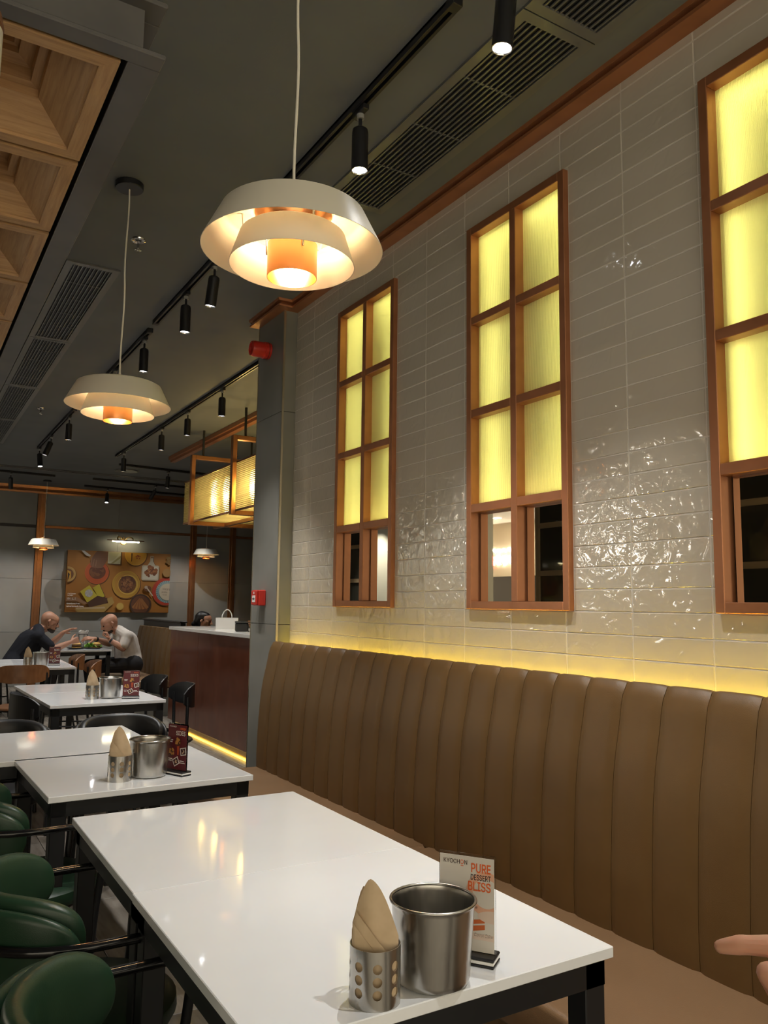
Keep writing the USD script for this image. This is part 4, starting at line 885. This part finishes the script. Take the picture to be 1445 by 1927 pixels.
def person(label, J, shirt, head_f, head_u, hands, stubble=True, watch=None, band=None, skin='skin', edge=.016, s=1.0):
    t = thing('person', label, 'person', (0, 0, 0)); body = []; hc = J['head']; nk = J['neck']; a = .95*s
    sl, sr, pv, ch = J['sl'], J['sr'], J['pelvis'], J['chest']
    P, eyes, beard, L = head_parts(hc, head_f, head_u, 1.06*s)
    torso = lambda g: [hullm((sl, .070*s+g), (sr, .070*s+g), (ch, .125*s+g)), hullm((ch, .150*s+g), (J['belly'], .165*s+g), (sl*.5+ch*.5, .11*s+g), (sr*.5+ch*.5, .11*s+g)), hullm((J['belly'], .165*s+g), (pv+J['hip_ax']*.07*s, .145*s+g), (pv-J['hip_ax']*.07*s, .145*s+g)),
                        hullm((sl, .068*s+g), (nk, .062*s+g), (sr, .068*s+g))]
    body += P+torso(-.012)+[hullm((nk-(hc-nk)*.25, .062*s), (hc-unit(head_u)*.06*s, .056*s))]
    for S, E, Wr in (('sl', 'el', 'wl'), ('sr', 'er', 'wr')):
        body += chain([(J[S], .056*s), (J[S]*.45+J[E]*.55, .050*s), (J[E], .040*s), (J[E]*.7+J[Wr]*.3, .043*s), (J[Wr], .026*s)])
    for i, h in enumerate(hands): body += hand_parts(J['wl' if i == 0 else 'wr'], *h, s=s)
    for q in ('l', 'r'):
        H = pv+J['hip_ax']*(.10 if q == 'l' else -.10)*s
        body += chain([(H, .085*s), (J['k'+q], .058*s), (J['k'+q]*.6+J['a'+q]*.4, .054*s), (J['a'+q], .038*s)])+[hullm((J['a'+q]-V(0, 0, .03), .036*s), (J['a'+q]+J['toe']*.15-V(0, 0, .045), .03*s))]
    obj('body', skinned(body, edge*s), MT[skin], t, smooth=True)
    obj('eyes', eyes, MT['hair'], t)
    g = .006; sh = torso(g)
    for S, E in (('sl', 'el'), ('sr', 'er')): sh += chain([(J[S], .066*s), (J[S]*.62+J[E]*.38, .067*s), (J[S]*.28+J[E]*.72, .064*s)])
    obj('shirt', skinned(sh, .022*s, 14), MT[shirt], t, smooth=True)
    tr = [hullm((pv+J['hip_ax']*.09*s, .150*s), (pv-J['hip_ax']*.09*s, .150*s))]
    for q in ('l', 'r'):
        H = pv+J['hip_ax']*(.10 if q == 'l' else -.10)*s; tr += chain([(H, .105*s), (J['k'+q], .074*s), (J['a'+q], .056*s)])
    obj('trousers', skinned(tr, .03*s), MT['trousers'], t, smooth=True)
    for q in ('l', 'r'): obj('shoe', skinned([hullm((J['a'+q]-V(0, 0, .045), .042*s), (J['a'+q]+J['toe']*.17-V(0, 0, .055), .032*s), (J['a'+q]-J['toe']*.03-V(0, 0, .055), .032*s))], .02), MT['black_leather'], t, smooth=True)
    if stubble: obj('beard', skinned(beard, .010*s, 16), flat('beard', (.045, .028, .021), .7), t, smooth=True)
    for nm, w_ in (('watch', watch), ('wristband', band)):
        if w_: E, Wr = J['e'+w_], J['w'+w_]; c = Wr*.88+E*.12; d = unit(Wr-E); obj(nm, tube([c-d*.012, c+d*.012], .034*s, 14), MT['black'], t, smooth=40)
    return t, L
K = 1.024
def pt3(x, z, y=10.66): return V(x*K, y, 1.37-(1.37-z)*K)
# man in navy at the left of the far table, leaning in over it
J = dict(head=pt3(1.595, 1.118), neck=pt3(1.475, 1.030), sl=pt3(1.43, .965, 10.86), sr=pt3(1.455, .955, 10.46), chest=pt3(1.385, .87), belly=pt3(1.30, .70), pelvis=pt3(1.20, .55), hip_ax=V(0, 1, 0),
         el=pt3(1.66, .835, 10.92), wl=pt3(1.79, .985, 10.84), er=pt3(1.62, .800, 10.42), wr=pt3(1.825, .880, 10.52), kl=V(1.68, 10.82, .56), kr=V(1.68, 10.50, .56), al=V(1.62, 10.82, .10), ar=V(1.62, 10.50, .10), toe=V(1, 0, 0))
person('bald bearded person in a dark navy tee leaning over the far table, gesturing', J, 'navy', V(1, -.05, -.32), V(.3, 0, 1), [(V(.8, .1, .35), V(.3, -.3, -.9), 1, [(10, 8, 5), (6, 6, 5), (12, 10, 8), (20, 15, 10)]), (V(.85, .1, .25), V(.1, .9, -.2), 1, [(60, 70, 40), (65, 75, 40), (65, 75, 40), (70, 75, 40)])])
# man in the white tee at the right
J = dict(head=pt3(2.300, 1.092), neck=pt3(2.415, 1.010), sl=pt3(2.475, .945, 10.47), sr=pt3(2.455, .955, 10.86), chest=pt3(2.510, .86), belly=pt3(2.545, .68), pelvis=pt3(2.565, .590), hip_ax=V(0, -1, 0),
         el=pt3(2.42, .800, 10.42), wl=pt3(2.265, .905, 10.48), er=pt3(2.36, .835, 10.90), wr=pt3(2.150, .905, 10.78), kl=V(2.16, 10.50, .56), kr=V(2.16, 10.84, .56), al=V(2.22, 10.50, .10), ar=V(2.22, 10.84, .10), toe=V(-1, 0, 0))
person('bald bearded person in a white tee seated on the booth bench, eating', J, 'tee', V(-1, -.05, -.42), V(-.4, 0, 1), [(V(-.35, .1, .9), V(-.8, .3, -.3), 1, [(60, 75, 45), (65, 75, 45), (65, 75, 45), (68, 75, 45)]), (V(-.95, -.1, .1), V(0, .5, -.85), 1, [(25, 25, 15), (22, 25, 15), (25, 25, 15), (30, 25, 15)])], watch='l', band='r')
# woman behind the counter, only her head above it
J = dict(head=V(3.375, 10.02, 1.135), neck=V(3.36, 10.03, 1.01), sl=V(3.40, 10.20, .93), sr=V(3.41, 9.86, .93), chest=V(3.39, 10.03, .80), belly=V(3.38, 10.03, .64), pelvis=V(3.36, 10.03, .52), hip_ax=V(0, 1, 0),
         el=V(3.48, 10.24, .70), wl=V(3.68, 10.16, .76), er=V(3.49, 9.82, .70), wr=V(3.69, 9.90, .76), kl=V(3.78, 10.14, .52), kr=V(3.78, 9.92, .52), al=V(3.75, 10.14, .10), ar=V(3.75, 9.92, .10), toe=V(1, 0, 0))
wt, L = person('dark haired person with a low bun, head just above the counter top', J, 'navy', V(1, -.62, -.12), V(0, 0, 1), [(V(1, 0, -.2), V(0, 0, -1), 1, [(20, 20, 10)]*4), (V(1, 0, -.2), V(0, 0, -1), 1, [(20, 20, 10)]*4)], stubble=False, skin='skin_hand', s=.94)
obj('hair', skinned([hullm((L(-.034, 0, .040), .086), (L(.020, 0, .052), .062)), hullm((L(-.05, .0, -.01), .076), (L(-.03, 0, .03), .088)), hullm((L(-.098, 0, -.040), .042), (L(-.118, 0, -.050), .036))], .014), MT['hair'], wt, smooth=True)
st_ = thing('stool', 'plain stool under the person behind the counter', 'stool', (3.36, 10.03, 0))
obj('seat', cyl(.17, .36, .40, 24, c=.01), MT['black'], st_)
for k in range(4): obj('leg', tube([(.12*math.cos(k*PI/2+.78), .12*math.sin(k*PI/2+.78), .36), (.16*math.cos(k*PI/2+.78), .16*math.sin(k*PI/2+.78), 0)], .011, 8), MT['black'], st_)
# person on the near banquette, only the pointing finger reaches the frame
J = dict(head=V(1.15, -.12, 1.29), neck=V(1.20, -.13, 1.17), sl=V(1.24, -.30, 1.08), sr=V(1.17, .04, 1.09), chest=V(1.31, -.11, .95), belly=V(1.43, -.12, .76), pelvis=V(1.51, -.12, .60), hip_ax=V(0, -1, 0),
         el=V(1.16, -.42, .84), wl=V(.94, -.36, .80), er=V(.915, .150, 1.020), wr=V(.6780, .3060, 1.0830), kl=V(1.12, -.26, .54), kr=V(1.12, .02, .54), al=V(1.10, -.26, .10), ar=V(1.10, .02, .10), toe=V(-1, 0, 0))
person('person on the near banquette pointing, only a fingertip enters at the right edge', J, 'navy', V(-1, .2, -.1), V(0, 0, 1), [(V(-1, 0, 0), V(0, .2, -1), 1, [(25, 25, 15)]*4), (V(-.56, .82, .06), V(.10, .18, -1), -1, [(2, 12, 8), (18, 98, 60), (40, 92, 55), (50, 90, 50)], (.35, .8))], stubble=False, skin='skin_hand', edge=.0055)
# ---- food on the far table
for lab, x, y, seed in (('dark plate with a yellow bun in front of the person in navy', 1.975, 10.72, 3), ('dark plate with a burger and green lettuce before the person in white', 2.17, 10.68, 4)):
    t = thing('plate', lab, 'plate', (x, y, .775))
    obj('dish', lathe([(0, .004), (.075, .004), (.110, .016), (.112, .013), (.078, 0), (0, 0)], 36), MT['black_leather'], t, smooth=40)
    b_ = thing('burger', 'yellow burger bun on the dark plate nearer the person in navy' if seed == 3 else 'burger with green lettuce on the dark plate nearer the person in white', 'burger', (x+(.0 if seed == 3 else .035), y-.01, .781))
    obj('bun_top', lathe([(0, .078), (.03, .074), (.052, .058), (.056, .044), (0, .042)], 24), flat('bun', (.62, .36, .09), .5), b_, smooth=True)
    obj('patty', lathe([(0, .042), (.055, .041), (.058, .032), (.054, .024), (0, .023)], 24), flat('patty', (.12, .045, .02), .6), b_, smooth=True)
    obj('bun_base', lathe([(0, .022), (.053, .022), (.055, .010), (.050, 0), (0, 0)], 24), MT['bun'], b_, smooth=True)
    a_ = np.linspace(0, 2*PI, 40, endpoint=False)
    obj('lettuce', grid(np.array([[(r*math.cos(a), r*math.sin(a), .028+.012*math.sin(7*a+3*r/.02)*(r > .05)) for r in ((.02, .045, .060, .070) if seed == 4 else (.02, .04, .05, .056))] for a in a_]), close_u=True), flat('lettuce', (.20, .40, .04), .5), b_, smooth=True)
    if seed == 4:
        sa = thing('salad', 'heap of green lettuce leaves on the dark plate beside the burger', 'salad', (x-.055, y-.02, .781))
        g_ = np.random.default_rng(3)
        for k in range(7):
            c = V((g_.random()-.5)*.06, (g_.random()-.5)*.06, .012+.006*k); ph = g_.random()*6
            obj('leaf', mv(grid(np.array([[(r*math.cos(a), r*math.sin(a)*.7, .010*math.sin(4*a+ph)*(r/.03)+.3*r) for r in (.003, .015, .028, .036)] for a in np.linspace(0, 2*PI, 20, endpoint=False)]), close_u=True), *c), MT['lettuce'], sa, smooth=True)
fc = thing('fries_cone', 'white paper cone of fries in a black wire stand on the far table', 'food cone', (2.10, 10.98, .775))
obj('paper_cone', [lathe([(.018, .05), (.062, .20)], 24), lathe([(.0165, .05), (.0605, .20)], 24), grid(np.array([[(.062*math.cos(a), .062*math.sin(a), .20), (.066*math.cos(a), .066*math.sin(a), .20+.022*abs(math.sin(2.5*a)))] for a in np.linspace(0, 2*PI, 40, endpoint=False)]), close_u=True)], MT['paper'], fc, smooth=40)
obj('wire_stand', [tube([(.055*math.cos(a), .055*math.sin(a), .17) for a in np.linspace(0, 2*PI, 24, endpoint=False)], .003, 6, closed=True), tube([(.05*math.cos(a), .05*math.sin(a), .003) for a in np.linspace(0, 2*PI, 24, endpoint=False)], .003, 6, closed=True)]+[tube([(.05*math.cos(k*PI/2), .05*math.sin(k*PI/2), .003), (.055*math.cos(k*PI/2), .055*math.sin(k*PI/2), .17)], .003, 6) for k in range(4)], MT['black'], fc)
for k in range(10):
    a = k*2.4; obj('fry', rot(mv(bx(-.005, .005, -.005, .005, .10, .215), .022*math.cos(a), .022*math.sin(a), 0), 8, (math.sin(a), -math.cos(a), 0), (0, 0, .1)), flat('fry', (.62, .38, .10), .6), fc)
